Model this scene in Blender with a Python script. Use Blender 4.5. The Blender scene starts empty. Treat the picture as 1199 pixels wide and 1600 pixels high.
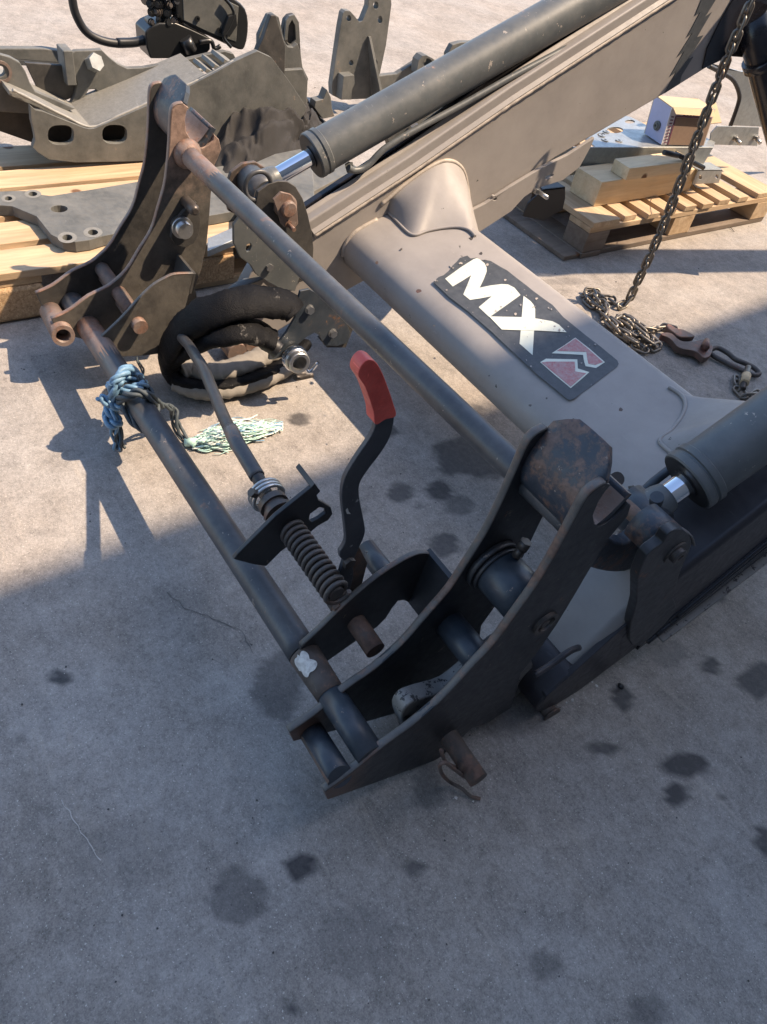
import bpy, bmesh, math, random
from mathutils import Vector, Matrix, noise
from mathutils.geometry import tessellate_polygon
random.seed(7)
S = bpy.context.scene
COL = S.collection
# ------------------------------------------------------------------ camera
# world: X across the machine, Y along the loader arms, Z up, metres
HC = 1.25
def _n(v): return v / v.length
_down = _n(Vector((-265, 1130, 1170)))
AZ = -_down
_u = Vector((-1232, -1500, 1170))
AX = _n(-(_u - AZ * _u.dot(AZ)))
AY = AZ.cross(AX)
CP = Vector((0, 0, HC))
FPX = 1170.0
def ray(x, y):
    c = Vector((x - 600, y - 800, FPX))
    return Vector((AX.dot(c), AY.dot(c), AZ.dot(c)))
def PX(x, y, X):
    d = ray(x, y); return CP + d * (X / d.x)
def PZ(x, y, z=0.0):
    d = ray(x, y); return CP + d * ((z - HC) / d.z)
def PP(x, y, p0, n):
    d = ray(x, y); return CP + d * ((p0 - CP).dot(n) / d.dot(n))
cam = bpy.data.cameras.new('camera'); camo = bpy.data.objects.new('camera', cam); COL.objects.link(camo)
right = Vector((AX.x, AY.x, AZ.x)); dwn = Vector((AX.y, AY.y, AZ.y)); fwd = Vector((AX.z, AY.z, AZ.z))
M = Matrix((right, -dwn, -fwd)).transposed().to_4x4(); M.translation = CP
camo.matrix_world = M
cam.sensor_fit = 'VERTICAL'; cam.sensor_height = 36; cam.lens = 36 * FPX / 1600
cam.clip_start = 0.02; cam.clip_end = 400
S.camera = camo
# ------------------------------------------------------------------ world, sun, exposure
SUN = _n(Vector((0.37, 0.68, 1.0)))
W = bpy.data.worlds.new('World'); S.world = W; W.use_nodes = True
nt = W.node_tree; nt.nodes.clear()
sky = nt.nodes.new('ShaderNodeTexSky'); sky.sky_type = 'NISHITA'; sky.sun_disc = False
sky.sun_elevation = math.asin(SUN.z); sky.sun_rotation = math.atan2(SUN.x, SUN.y)
bg = nt.nodes.new('ShaderNodeBackground'); bg.inputs[1].default_value = 0.15
wo = nt.nodes.new('ShaderNodeOutputWorld')
nt.links.new(sky.outputs[0], bg.inputs[0]); nt.links.new(bg.outputs[0], wo.inputs[0])
sl = bpy.data.lights.new('sun', 'SUN'); sl.energy = 3.95; sl.angle = math.radians(0.55); sl.color = (1.0, 0.79, 0.575)
so = bpy.data.objects.new('sun', sl); COL.objects.link(so)
so.rotation_euler = SUN.to_track_quat('Z', 'Y').to_euler(); so.location = SUN * 20
S.view_settings.view_transform = 'Standard'; S.view_settings.look = 'None'
S.view_settings.gamma = 1; S.view_settings.use_curve_mapping = False
S.view_settings.exposure = 1.2

# ------------------------------------------------------------------ materials
class NT:
    def __init__(s, name):
        s.m = bpy.data.materials.new(name); s.m.use_nodes = True
        s.t = s.m.node_tree; s.t.nodes.clear()
        s.out = s.n('ShaderNodeOutputMaterial'); s.b = s.n('ShaderNodeBsdfPrincipled')
        s.l(s.b.outputs[0], s.out.inputs[0])
        s.tc = s.n('ShaderNodeTexCoord')
    def n(s, t, **k):
        x = s.t.nodes.new(t)
        for a, b in k.items(): setattr(x, a, b)
        return x
    def l(s, a, b): s.t.links.new(a, b)
    def map(s, scale=(1, 1, 1), rnd=False):
        mp = s.n('ShaderNodeMapping'); mp.inputs['Scale'].default_value = scale
        s.l(s.tc.outputs['Object'], mp.inputs['Vector'])
        if rnd:
            oi = s.n('ShaderNodeObjectInfo'); mu = s.n('ShaderNodeMath', operation='MULTIPLY'); mu.inputs[1].default_value = 37
            s.l(oi.outputs['Random'], mu.inputs[0]); s.l(mu.outputs[0], mp.inputs['Location'])
        return mp.outputs[0]
    def noise(s, vec, scale, detail=5, rough=.6, dist=0):
        x = s.n('ShaderNodeTexNoise'); x.inputs['Scale'].default_value = scale; x.inputs['Detail'].default_value = detail
        x.inputs['Roughness'].default_value = rough; x.inputs['Distortion'].default_value = dist
        s.l(vec, x.inputs['Vector']); return x.outputs['Fac']
    def ramp(s, fac, stops):
        r = s.n('ShaderNodeValToRGB'); e = r.color_ramp.elements
        while len(e) < len(stops): e.new(0.5)
        for i, (p, c) in enumerate(stops):
            e[i].position = p; e[i].color = tuple(c) + (1,) if len(c) == 3 else c
        s.l(fac, r.inputs[0]); return r.outputs[0]
    def g(s, fac, a, b): return s.ramp(fac, [(a, (0, 0, 0)), (b, (1, 1, 1))])
    def mix(s, f, a, b, mode='MIX'):
        m = s.n('ShaderNodeMix', data_type='RGBA', blend_type=mode)
        for sock, v in ((m.inputs[0], f), (m.inputs[6], a), (m.inputs[7], b)):
            if isinstance(v, (int, float)): sock.default_value = v
            elif isinstance(v, (tuple, list)): sock.default_value = tuple(v) + (1,)
            else: s.l(v, sock)
        return m.outputs[2]
    def bump(s, h, strength=.3, dist=.002):
        b = s.n('ShaderNodeBump'); b.inputs['Strength'].default_value = strength; b.inputs['Distance'].default_value = dist
        s.l(h, b.inputs['Height']); s.l(b.outputs[0], s.b.inputs['Normal'])
    def math(s, op, a, b):
        m = s.n('ShaderNodeMath', operation=op)
        for i, v in enumerate((a, b)):
            if isinstance(v, (int, float)): m.inputs[i].default_value = v
            else: s.l(v, m.inputs[i])
        return m.outputs[0]

RUST = (0.16, 0.07, 0.04)
def metal(name, col, rough=.5, rust=.0, rustcol=RUST, dust=.25, dustcol=(.2, .175, .15), metallic=0.0, chips=.0, chipcol=(.45, .44, .42), bumps=.25, sc=1.0, zr=None, zcol=None, zax=2, var=(.72, 1.28), scr=.5):
    k = NT(name); v = k.map((1, 1, 1), True)
    n1 = k.noise(v, 9 * sc, 8, .65); n2 = k.noise(v, 60 * sc, 6, .7); n3 = k.noise(v, 300, 3, .6)
    base = k.mix(k.g(k.math('ADD', k.math('MULTIPLY', n1, .6), k.math('MULTIPLY', k.noise(v, 28 * sc, 6, .7), .4)), .36, .64), tuple(c * var[0] for c in col), tuple(min(1, c * var[1]) for c in col))
    dn = k.math('MULTIPLY', k.g(k.math('ADD', k.math('MULTIPLY', n1, .6), k.math('MULTIPLY', n2, .4)), .42, .68), dust)
    base = k.mix(dn, base, dustcol)
    r = None
    if rust > 0:
        rr = k.math('ADD', k.math('MULTIPLY', n1, .7), k.math('MULTIPLY', n2, .3))
        r = k.g(rr, .66 - rust * .35, .70 - rust * .30)
        rc = k.mix(k.g(n2, .35, .7), tuple(c * .55 for c in rustcol), tuple(min(1, c * 1.6) for c in rustcol))
        base = k.mix(r, base, rc)
    if zr:
        sep = k.n('ShaderNodeSeparateXYZ'); k.l(k.tc.outputs['Object'], sep.inputs[0])
        zz = k.math('ADD', sep.outputs[zax], k.math('MULTIPLY', k.math('SUBTRACT', n1, .5), .22 if zax == 2 else .05))
        zz = k.math('ADD', zz, k.math('MULTIPLY', k.math('SUBTRACT', n2, .5), .08))
        mr = k.n('ShaderNodeMapRange'); k.l(zz, mr.inputs[0]); mr.inputs[1].default_value = zr[0]; mr.inputs[2].default_value = zr[1]
        zc = k.mix(k.g(n2, .3, .7), tuple(c * .6 for c in zcol), tuple(min(1, c * 1.3) for c in zcol))
        base = k.mix(mr.outputs[0], base, zc)
    if scr > 0:
        vs_ = k.n('ShaderNodeMapping'); vs_.inputs['Scale'].default_value = (9, 70, 26); vs_.inputs['Rotation'].default_value = (.5, .3, .8); k.l(k.tc.outputs['Object'], vs_.inputs['Vector'])
        base = k.mix(k.math('MULTIPLY', k.g(k.noise(vs_.outputs[0], 3.2, 3, .6), .68, .72), scr), base, tuple(min(1, c * 1.7 + .03) for c in col))
    if chips > 0:
        ch = k.g(k.noise(v, 38 * sc, 4, .75), .72 - chips * .1, .735 - chips * .1)
        base = k.mix(ch, base, chipcol)
    k.l(base, k.b.inputs['Base Color'])
    k.l(k.ramp(n2, [(.3, (rough * .8,) * 3), (.75, (min(1, rough * 1.35),) * 3)]), k.b.inputs['Roughness'])
    k.b.inputs['Metallic'].default_value = metallic
    h = k.math('ADD', k.math('MULTIPLY', n2, .6), k.math('MULTIPLY', n3, .25))
    if r is not None: h = k.math('ADD', h, k.math('MULTIPLY', r, .35))
    k.bump(h, bumps, .0015)
    return k.m

def wood(name, axis, light=(.62, .46, .29), dark=(.38, .25, .14)):
    k = NT(name)
    sc = [14, 14, 14]; sc[axis] = 1.1
    v = k.map(tuple(sc), True)
    oi = k.n('ShaderNodeObjectInfo')
    n1 = k.noise(v, 1.6, 6, .6, 1.2); n2 = k.noise(v, 9, 5, .7, .4)
    v2 = k.map((1, 1, 1), True); n3 = k.noise(v2, 6, 5, .6)
    c = k.mix(k.g(n1, .3, .7), dark, light)
    c = k.mix(k.math('MULTIPLY', k.g(n2, .45, .8), .35), c, tuple(x * .5 for x in dark))
    c = k.mix(k.math('MULTIPLY', k.g(n3, .5, .75), .4 if light[0] < .7 else .12), c, (.36, .29, .22))
    c = k.mix(k.math('MULTIPLY', oi.outputs['Random'], .35), c, tuple(x * .7 for x in light))
    kn = k.n('ShaderNodeTexVoronoi'); kn.inputs['Scale'].default_value = 5; k.l(v2, kn.inputs['Vector'])
    c = k.mix(k.ramp(kn.outputs['Distance'], [(.06, (1, 1, 1)), (.1, (0, 0, 0))]), c, (.14, .07, .035))
    k.l(c, k.b.inputs['Base Color']); k.b.inputs['Roughness'].default_value = .85
    k.bump(k.math('ADD', n2, n1), .5, .002)
    return k.m

def simple(name, col, rough=.6, metallic=0, var=.25, bump=.2, sc=80):
    k = NT(name); v = k.map(); n = k.noise(v, sc, 5, .65); n2 = k.noise(v, 8, 4)
    c = k.mix(n, tuple(x * (1 - var) for x in col), tuple(min(1, x * (1 + var)) for x in col))
    c = k.mix(k.math('MULTIPLY', k.g(n2, .4, .7), .3), c, tuple(x * .7 for x in col))
    k.l(c, k.b.inputs['Base Color']); k.b.inputs['Roughness'].default_value = rough; k.b.inputs['Metallic'].default_value = metallic
    k.bump(n, bump, .001)
    return k.m

MT = {}
MT['black'] = metal('black_satin_paint', (.022, .024, .028), .42, rust=.10, dust=.22, dustcol=(.13, .105, .085), chips=.3, chipcol=(.16, .12, .09))
MT['blue'] = metal('blue_black_tube_paint', (.032, .042, .055), .36, rust=.16, rustcol=(.13, .075, .05), dust=.3, dustcol=(.12, .115, .11), chips=.4, chipcol=(.2, .15, .12))
MT['tube'] = metal('weathered_tube_paint', (.055, .058, .064), .4, rust=.22, rustcol=(.13, .08, .06), dust=.4, dustcol=(.15, .14, .13), chips=.5, chipcol=(.24, .2, .17))
MT['nearplate'] = metal('near_plate_paint', (.016, .018, .022), .40, rust=.10, dust=.22, dustcol=(.09, .08, .072), chips=.5, chipcol=(.14, .11, .09), bumps=.4, zr=(.425, .380), zcol=(.13, .078, .058), zax=1)
MT['farplate'] = metal('far_plate_worn_paint', (.07, .064, .057), .6, rust=.12, rustcol=(.13, .09, .07), dust=.9, dustcol=(.135, .122, .102), bumps=.5, zr=(.42, .56), zcol=(.30, .205, .16))
MT['seatpaint'] = metal('worn_seat_paint', (.030, .040, .055), .42, rust=.42, rustcol=(.12, .075, .06), dust=.2, dustcol=(.12, .1, .09), chips=.6, chipcol=(.25, .2, .17), bumps=.4, sc=1.6)
MT['coil'] = metal('oily_dark_coil_steel', (.06, .052, .048), .5, rust=.4, rustcol=(.085, .055, .042), dust=.5, dustcol=(.12, .1, .085), bumps=.4)
MT['armshade'] = metal('arm_side_shade', (.026, .024, .028), .4, dust=.25, dustcol=(.06, .05, .05), bumps=.1)  # shade of the near arm put into a near-black tone
MT['lever'] = metal('charcoal_lever_paint', (.052, .054, .062), .45, dust=.25, dustcol=(.1, .1, .1), chips=.25, chipcol=(.3, .3, .3), bumps=.1)
MT['farblack'] = metal('dusty_black_plate_paint', (.040, .038, .036), .6, rust=.15, rustcol=(.10, .07, .055), dust=.7, dustcol=(.10, .09, .078), bumps=.4)
MT['rust'] = metal('rusty_steel', (.085, .066, .056), .65, rust=.55, rustcol=(.125, .075, .055), dust=.5, dustcol=(.17, .145, .125), bumps=.6)
MT['rustlight'] = metal('worn_bright_rust_steel', (.20, .145, .12), .5, rust=.5, rustcol=(.18, .105, .075), dust=.6, dustcol=(.27, .22, .19), bumps=.6)
MT['edge'] = metal('worn_plate_edge', (.095, .09, .086), .5, rust=.45, rustcol=(.14, .09, .07), dust=.5, bumps=.5)
MT['taupe'] = metal('taupe_loader_paint', (.285, .262, .245), .5, rust=.0, dust=.35, dustcol=(.325, .30, .278), chips=.10, chipcol=(.05, .045, .04), bumps=.12, sc=.8, var=(.90, 1.10), scr=.12)
MT['taupeshade'] = MT['taupe']
MT['tipaint'] = metal('chipped_taupe_paint', (.20, .19, .175), .5, dust=.3, dustcol=(.2, .18, .16), chips=1.5, chipcol=(.03, .028, .028), bumps=.3, sc=1.3)
MT['weld'] = metal('painted_weld_bead', (.40, .35, .30), .5, dust=.4, dustcol=(.46, .40, .34), bumps=.8, sc=3)
MT['cyl'] = metal('cylinder_slate_paint', (.095, .103, .105), .42, rust=.10, rustcol=(.30, .18, .13), dust=.4, dustcol=(.17, .165, .15), chips=.7, chipcol=(.34, .3, .26), bumps=.12, var=(.85, 1.15), scr=.6)
MT['gloss'] = metal('glossy_black_strip', (.012, .012, .016), .22, dust=.15, dustcol=(.06, .05, .05), bumps=.08)
MT['grip'] = metal('red_vinyl_grip', (.70, .095, .07), .45, dust=.4, dustcol=(.5, .2, .17), bumps=.15)
MT['cast'] = metal('grey_green_casting_paint', (.105, .108, .102), .62, rust=.08, rustcol=(.2, .15, .11), dust=.5, dustcol=(.20, .19, .17), bumps=.4)
MT['castweld'] = metal('pale_chafed_casting', (.21, .205, .185), .6, dust=.8, dustcol=(.14, .135, .12), bumps=.7, sc=2)
MT['galv'] = metal('galvanised_steel', (.36, .38, .38), .42, dust=.6, dustcol=(.26, .25, .23), metallic=.6, bumps=.15, sc=1.5)
MT['steel'] = metal('bare_bolt_steel', (.5, .5, .49), .34, dust=.4, dustcol=(.3, .27, .23), metallic=.9, bumps=.2)
MT['darksteel'] = metal('oiled_dark_steel', (.07, .06, .055), .45, rust=.3, rustcol=(.1, .06, .05), dust=.4, metallic=.4)
MT['chain'] = metal('chain_steel', (.20, .18, .155), .4, rust=.25, rustcol=(.14, .09, .06), dust=.5, dustcol=(.2, .17, .14), metallic=.7, bumps=.3)
MT['hook'] = metal('reddish_forged_hook', (.12, .08, .065), .5, rust=.5, rustcol=(.16, .08, .06), dust=.3, metallic=.3)
k = NT('chromed_rod'); k.b.inputs['Base Color'].default_value = (.8, .82, .86, 1); k.b.inputs['Metallic'].default_value = 1
k.l(k.ramp(k.noise(k.map(), 120, 3), [(.3, (.05,) * 3), (.8, (.13,) * 3)]), k.b.inputs['Roughness']); MT['chrome'] = k.m
MT['rubber'] = simple('black_rubber', (.018, .018, .02), .5, bump=.1)
MT['plastic'] = simple('black_plastic', (.02, .021, .022), .33, bump=.1)
MT['woody'] = wood('pallet_wood_lengthwise', 1)
MT['woodx'] = wood('pallet_wood_crosswise', 0)
MT['timber'] = wood('fresh_sawn_timber', 1, (.80, .65, .43), (.66, .49, .29))
MT['shadewood'] = wood('shaded_pallet_wood', 1, (.23, .18, .14), (.13, .095, .07))  # darker pallet wood, shade put into the colour
k = NT('pressed_chip_block'); v = k.map(); a = k.noise(v, 150, 5, .8); b2 = k.noise(v, 30, 4, .7)
c = k.ramp(a, [(.3, (.17, .10, .05)), (.5, (.50, .33, .18)), (.7, (.72, .54, .34))]); c = k.mix(k.math('MULTIPLY', b2, .4), c, (.34, .2, .1))
k.l(c, k.b.inputs['Base Color']); k.b.inputs['Roughness'].default_value = .9; k.bump(a, .9, .004); MT['chip'] = k.m
# fabric sleeve
k = NT('worn_fabric_sleeve'); v = k.map(); a = k.noise(v, 35, 7, .75, .5); b2 = k.noise(v, 14, 4, .6); w = k.noise(v, 420, 2)
c = k.mix(k.g(k.math('ADD', k.math('MULTIPLY', a, .5), k.math('MULTIPLY', b2, .5)), .60, .63), (.005, .005, .006), (.10, .095, .088))
k.l(c, k.b.inputs['Base Color']); k.b.inputs['Roughness'].default_value = .6; k.b.inputs['Specular IOR Level'].default_value = .15
k.bump(k.math('ADD', a, k.math('MULTIPLY', w, .3)), .7, .005); MT['sleeve'] = k.m
MT['greysleeve'] = simple('pale_grey_sleeve', (.23, .21, .185), .85, var=.3, bump=.8, sc=60)  # lighter grey for the lengths lying on the floor
MT['cloth'] = simple('black_jacket_cloth', (.022, .02, .019), .85, var=.3, bump=.5, sc=200)
MT['ropeblue'] = simple('blue_polypropylene_rope', (.16, .29, .42), .5, var=.55, bump=.8, sc=160)
MT['ropedark'] = simple('grimy_dark_cord', (.06, .075, .085), .7, var=.5, bump=.8, sc=160)
MT['twine'] = simple('frayed_pale_green_twine', (.42, .62, .55), .5, var=.5, bump=.3, sc=200)
MT['twinewhite'] = simple('frayed_white_twine', (.72, .78, .72), .5, var=.3, bump=.3, sc=200)
MT['card'] = simple('cardboard', (.55, .42, .26), .85, var=.12)
MT['cardprint'] = simple('white_printed_card', (.66, .62, .64), .6, var=.06)
MT['cardink'] = simple('purple_print_ink', (.14, .04, .08), .7, var=.1)
MT['cardpanel'] = simple('brown_card_panel', (.24, .165, .12), .8, var=.2)
MT['cardblue'] = simple('lilac_card_side', (.42, .42, .58), .6, var=.1)
MT['wall'] = simple('dark_cladding', (.16, .16, .165), .6, var=.05)
k = NT('decal_slate'); v = k.map(); a = k.noise(v, 55, 5, .7); b2 = k.noise(v, 14, 3)
c = k.mix(k.g(a, .3, .7), (.045, .05, .055), (.08, .085, .09)); c = k.mix(k.g(k.noise(v, 70, 3, .8), .70, .72), c, (.3, .27, .24))
k.l(c, k.b.inputs['Base Color']); k.b.inputs['Roughness'].default_value = .42; MT['decal'] = k.m
k = NT('decal_white'); v = k.map(); a = k.noise(v, 90, 5, .7)
c = k.mix(k.g(a, .64, .68), (.66, .68, .58), (.25, .25, .22)); c = k.mix(k.math('MULTIPLY', k.g(k.noise(v, 16, 5, .7), .45, .65), .45), c, (.46, .50, .46))
k.l(c, k.b.inputs['Base Color']); k.b.inputs['Roughness'].default_value = .35; MT['dwhite'] = k.m
k = NT('decal_faded_red'); v = k.map(); a = k.noise(v, 110, 6, .8)
c = k.mix(k.g(a, .35, .62), (.42, .12, .13), (.42, .30, .29)); k.l(c, k.b.inputs['Base Color']); k.b.inputs['Roughness'].default_value = .5; MT['dred'] = k.m

# ------------------------------------------------------------------ mesh helpers
def V(*a): return Vector(a)
def lerp(a, b, t): return a + (b - a) * t
class MB:
    def __init__(s): s.v = []; s.f = []; s.sm = []
    def add(s, vs, fs, smooth=False):
        o = len(s.v); s.v += [tuple(v) for v in vs]
        for i, f in enumerate(fs):
            s.f.append(tuple(o + j for j in f)); s.sm.append(smooth if isinstance(smooth, bool) else smooth[i])
        return s
    def prism(s, pts, off, holes=()):
        """pts: 3D loop, extruded by vector off"""
        off = Vector(off); loops = [list(pts)] + [list(h) for h in holes]
        allp = [p for l in loops for p in l]; n = len(allp)
        tris = tessellate_polygon([[Vector(p) for p in l] for l in loops])
        fs = [tuple(t) for t in tris] + [tuple(n + i for i in reversed(t)) for t in tris]
        if not holes:
            fs = [tuple(range(n)), tuple(n + i for i in reversed(range(n)))]
        o = 0
        for l in loops:
            m = len(l)
            for i in range(m):
                j = (i + 1) % m; fs.append((o + j, o + i, n + o + i, n + o + j))
            o += m
        return s.add(allp + [Vector(p) + off for p in allp], fs)
    def box(s, a, b):
        x0, y0, z0 = a; x1, y1, z1 = b
        return s.prism([V(x0, y0, z0), V(x1, y0, z0), V(x1, y1, z0), V(x0, y1, z0)], (0, 0, z1 - z0))
    def obox(s, c, ax, ay, az):
        c = Vector(c); ax = Vector(ax); ay = Vector(ay); az = Vector(az)
        return s.prism([c - ax - ay - az, c + ax - ay - az, c + ax + ay - az, c - ax + ay - az], az * 2)
    def tube(s, path, r, seg=16, cap=True, flat=1.0, closed=False, rf=None, up=None):
        P = [Vector(p) for p in path]; n = len(P)
        T = []
        for i in range(n):
            if closed: a, b = P[i - 1], P[(i + 1) % n]
            else: a, b = P[max(i - 1, 0)], P[min(i + 1, n - 1)]
            T.append(_n(b - a))
        u = Vector(up) if up else (V(0, 0, 1) if abs(T[0].z) < .9 else V(1, 0, 0))
        u = _n(u - T[0] * u.dot(T[0])); vs = []
        for i in range(n):
            u = _n(u - T[i] * u.dot(T[i])); w = T[i].cross(u)
            ri = r[i] if isinstance(r, (list, tuple)) else r
            for j in range(seg):
                a = 2 * math.pi * j / seg; rr = ri * (rf(i, j) if rf else 1)
                vs.append(P[i] + u * math.cos(a) * rr * flat + w * math.sin(a) * rr)
        fs = []; sm = []
        for i in range(n if closed else n - 1):
            k2 = (i + 1) % n
            for j in range(seg):
                l = (j + 1) % seg
                fs.append((i * seg + j, i * seg + l, k2 * seg + l, k2 * seg + j)); sm.append(True)
        if cap and not closed:
            fs.append(tuple(reversed(range(seg)))); fs.append(tuple((n - 1) * seg + j for j in range(seg))); sm += [False, False]
        return s.add(vs, fs, sm)
    def pipe(s, a, b, ro, ri, seg=24):
        """hollow straight pipe"""
        a = Vector(a); b = Vector(b); t = _n(b - a)
        u = V(0, 0, 1) if abs(t.z) < .9 else V(1, 0, 0); u = _n(u - t * u.dot(t)); w = t.cross(u)
        vs = []
        for p, r in ((a, ro), (b, ro), (b, ri), (a, ri)):
            for j in range(seg):
                g = 2 * math.pi * j / seg; vs.append(p + (u * math.cos(g) + w * math.sin(g)) * r)
        fs = []; sm = []
        for q in range(4):
            q2 = (q + 1) % 4
            for j in range(seg):
                l = (j + 1) % seg; fs.append((q * seg + j, q * seg + l, q2 * seg + l, q2 * seg + j)); sm.append(q in (0, 2))
        return s.add(vs, fs, sm)
    def rings(s, a, axis, prof, seg=24):
        """lathe: prof = [(dist along axis, radius)]"""
        axis = _n(Vector(axis)); a = Vector(a)
        pts = [a + axis * d for d, r in prof]
        u = V(0, 0, 1) if abs(axis.z) < .9 else V(1, 0, 0); u = _n(u - axis * u.dot(axis)); w = axis.cross(u)
        # split rings at sharp corners by duplicating
        for i in range(len(prof) - 1):
            vs = []
            for q in (i, i + 1):
                for j in range(seg):
                    g = 2 * math.pi * j / seg; vs.append(pts[q] + (u * math.cos(g) + w * math.sin(g)) * prof[q][1])
            s.add(vs, [(j, (j + 1) % seg, seg + (j + 1) % seg, seg + j) for j in range(seg)], True)
        return s
    def hexbolt(s, c, axis, r=.012, h=.01, shank=0, sr=.006):
        axis = _n(Vector(axis)); c = Vector(c)
        u = V(0, 0, 1) if abs(axis.z) < .9 else V(1, 0, 0); u = _n(u - axis * u.dot(axis)); w = axis.cross(u)
        s.prism([c + (u * math.cos(i * math.pi / 3) + w * math.sin(i * math.pi / 3)) * r for i in range(6)], axis * h)
        if shank: s.tube([c + axis * h, c + axis * (h + shank)], sr, 10)
        return s
def smooth_path(pts, n=6, closed=False):
    P = [Vector(p) for p in pts]; out = []; m = len(P)
    rng = range(m) if closed else range(m - 1)
    for i in rng:
        p0 = P[i - 1] if (closed or i > 0) else P[0]; p1 = P[i]; p2 = P[(i + 1) % m]
        p3 = P[(i + 2) % m] if (closed or i + 2 < m) else P[m - 1]
        for k2 in range(n):
            t = k2 / n
            out.append(.5 * ((2 * p1) + (p2 - p0) * t + (2 * p0 - 5 * p1 + 4 * p2 - p3) * t * t + (3 * p1 - p0 - 3 * p2 + p3) * t ** 3))
    if not closed: out.append(P[-1])
    return out
def circ(c, r, n=20, ax='x', ry=None):
    ry = ry or r; c = Vector(c); o = []
    for i in range(n):
        a = 2 * math.pi * i / n
        if ax == 'x': o.append(c + V(0, math.cos(a) * r, math.sin(a) * ry))
        elif ax == 'y': o.append(c + V(math.cos(a) * r, 0, math.sin(a) * ry))
        else: o.append(c + V(math.cos(a) * r, math.sin(a) * ry, 0))
    return o
def me_faces(me): return [p.vertices for p in me.polygons]
def link(name, mb, mat, parent=None, bevel=0.0, label=None, kind=None, seg=2, mats=None):
    me = bpy.data.meshes.new(name)
    if isinstance(mb, MB):
        me.from_pydata(mb.v, [], mb.f); me.polygons.foreach_set('use_smooth', mb.sm)
        bm = bmesh.new(); bm.from_mesh(me); bmesh.ops.recalc_face_normals(bm, faces=bm.faces); bm.to_mesh(me); bm.free()
    else: me = mb
    if mat: me.materials.append(MT[mat] if isinstance(mat, str) else mat)
    o = bpy.data.objects.new(name, me); COL.objects.link(o)
    if bevel:
        b = o.modifiers.new('bevel', 'BEVEL'); b.width = bevel; b.segments = seg; b.limit_method = 'ANGLE'; b.angle_limit = math.radians(35)
        
        if all(len(f) == 4 or len(f) > 6 for f in me_faces(me)): b.harden_normals = True; me.polygons.foreach_set('use_smooth', [True] * len(me.polygons))
    if label: o['label'] = label
    if kind: o['kind'] = kind
    if parent:
        if parent.parent and parent.parent.parent: parent = parent.parent      # never a fourth level
        o.parent = parent
        if parent.type == 'EMPTY': o.matrix_parent_inverse = Matrix.Translation(-parent.location)
    return o
def thing(name, label, cat, loc=(0, 0, 0), group=None):
    o = bpy.data.objects.new(name, None); COL.objects.link(o); o.location = loc; o.empty_display_size = .1
    o['label'] = label; o['category'] = cat
    if group: o['group'] = group
    return o
def tag(o, label, cat, group=None):
    o['label'] = label; o['category'] = cat
    if group: o['group'] = group
    return o
def plate(name, px, X, t, mat, parent, bevel=.0015, holes=(), **k):
    """flat plate standing in a plane X = const, outer face at X, thickness t towards -X"""
    mb = MB(); mb.prism([PX(x, y, X) for x, y in px], (-t, 0, 0), [[PX(x, y, X) for x, y in h] for h in holes])
    return link(name, mb, mat, parent, bevel, **k)

# ------------------------------------------------------------------ ground
def axis_lines(lo, hi, a, b, step, far):
    L = []; x = a
    while x <= b + 1e-6: L.append(x); x += step
    d = step * 1.35; x = L[0]
    while x > lo: x -= d; d *= 1.35; L.insert(0, x)
    d = step * 1.35; x = L[-1]
    while x < hi: x += d; d *= 1.35; L.append(x)
    return L
stains_shade = []   # (centre, rx, ry, rot, strength); also shade painted under the machine
for px, py, rx, ry, s_ in [(95, 1060, 17, 13, .9), (372, 1398, 48, 48, .55), (472, 1355, 26, 26, .95), (436, 1072, 40, 60, .6), (625, 770, 20, 17, .8), (688, 768, 20, 16, .95),
        (718, 790, 24, 16, .6), (738, 712, 62, 38, .85), (697, 850, 22, 20, .8), (655, 790, 10, 6, .5), (605, 673, 17, 10, .8), (468, 655, 17, 11, .85), (1072, 1196, 40, 20, 1), (1058, 1243, 22, 20, 1),
        (948, 1170, 28, 12, .8), (1111, 1038, 16, 14, .9), (1188, 1062, 34, 30, .9), (1196, 1312, 16, 26, .9), (650, 1356, 16, 14, .7), (972, 1092, 18, 22, .9), (1045, 1020, 28, 24, .4), (455, 1578, 8, 16, .9),
        (855, 1512, 30, 24, .5), (1120, 930, 14, 12, .8), (182, 1126, 6, 6, .6), (668, 1230, 26, 40, .4), (800, 1110, 60, 40, .5), (395, 620, 8, 8, .2), (1015, 1580, 30, 26, .5),  # the broad spot beneath the near arm is painted contact shade
        (445, 1490, 6, 4, .8), (458, 1480, 5, 4, .8), (30, 1155, 8, 10, .5), (1130, 1245, 5, 5, .7), (900, 1060, 20, 10, .3), (190, 250, 0, 0, 0), (880, 440, 40, 6, .25), (85, 45, 14, 6, .5), (40, 75, 12, 4, .5), (600, 100, 9, 3, .4), (280, 960, 60, 50, .12), (745, 640, 12, 8, .6), (560, 1470, 70, 60, .22), (200, 1330, 90, 60, .18)]:
    if rx == 0: continue
    c = PZ(px, py); ex = (PZ(px + rx, py) - c); ey = (PZ(px, py + ry) - c)
    m2 = Matrix(((ex.x, ey.x), (ex.y, ey.y)))
    if abs(m2.determinant()) > 1e-12: stains_shade.append((c, m2.inverted(), max(ex.length, ey.length), s_))
gx_ = axis_lines(-60, 40, -2.2, 0.35, .0125, 0); gy_ = axis_lines(-30, 80, -.3, 2.6, .0125, 0)
nx, ny = len(gx_), len(gy_)
gv = [(x, y, 0) for y in gy_ for x in gx_]
gf = [(j * nx + i, j * nx + i + 1, (j + 1) * nx + i + 1, (j + 1) * nx + i) for j in range(ny - 1) for i in range(nx - 1)]
gm = bpy.data.meshes.new('ground'); gm.from_pydata(gv, [], gf)
att = gm.attributes.new('stain_shade', 'FLOAT', 'POINT'); vals = [0.0] * len(gv)
import bisect
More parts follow.
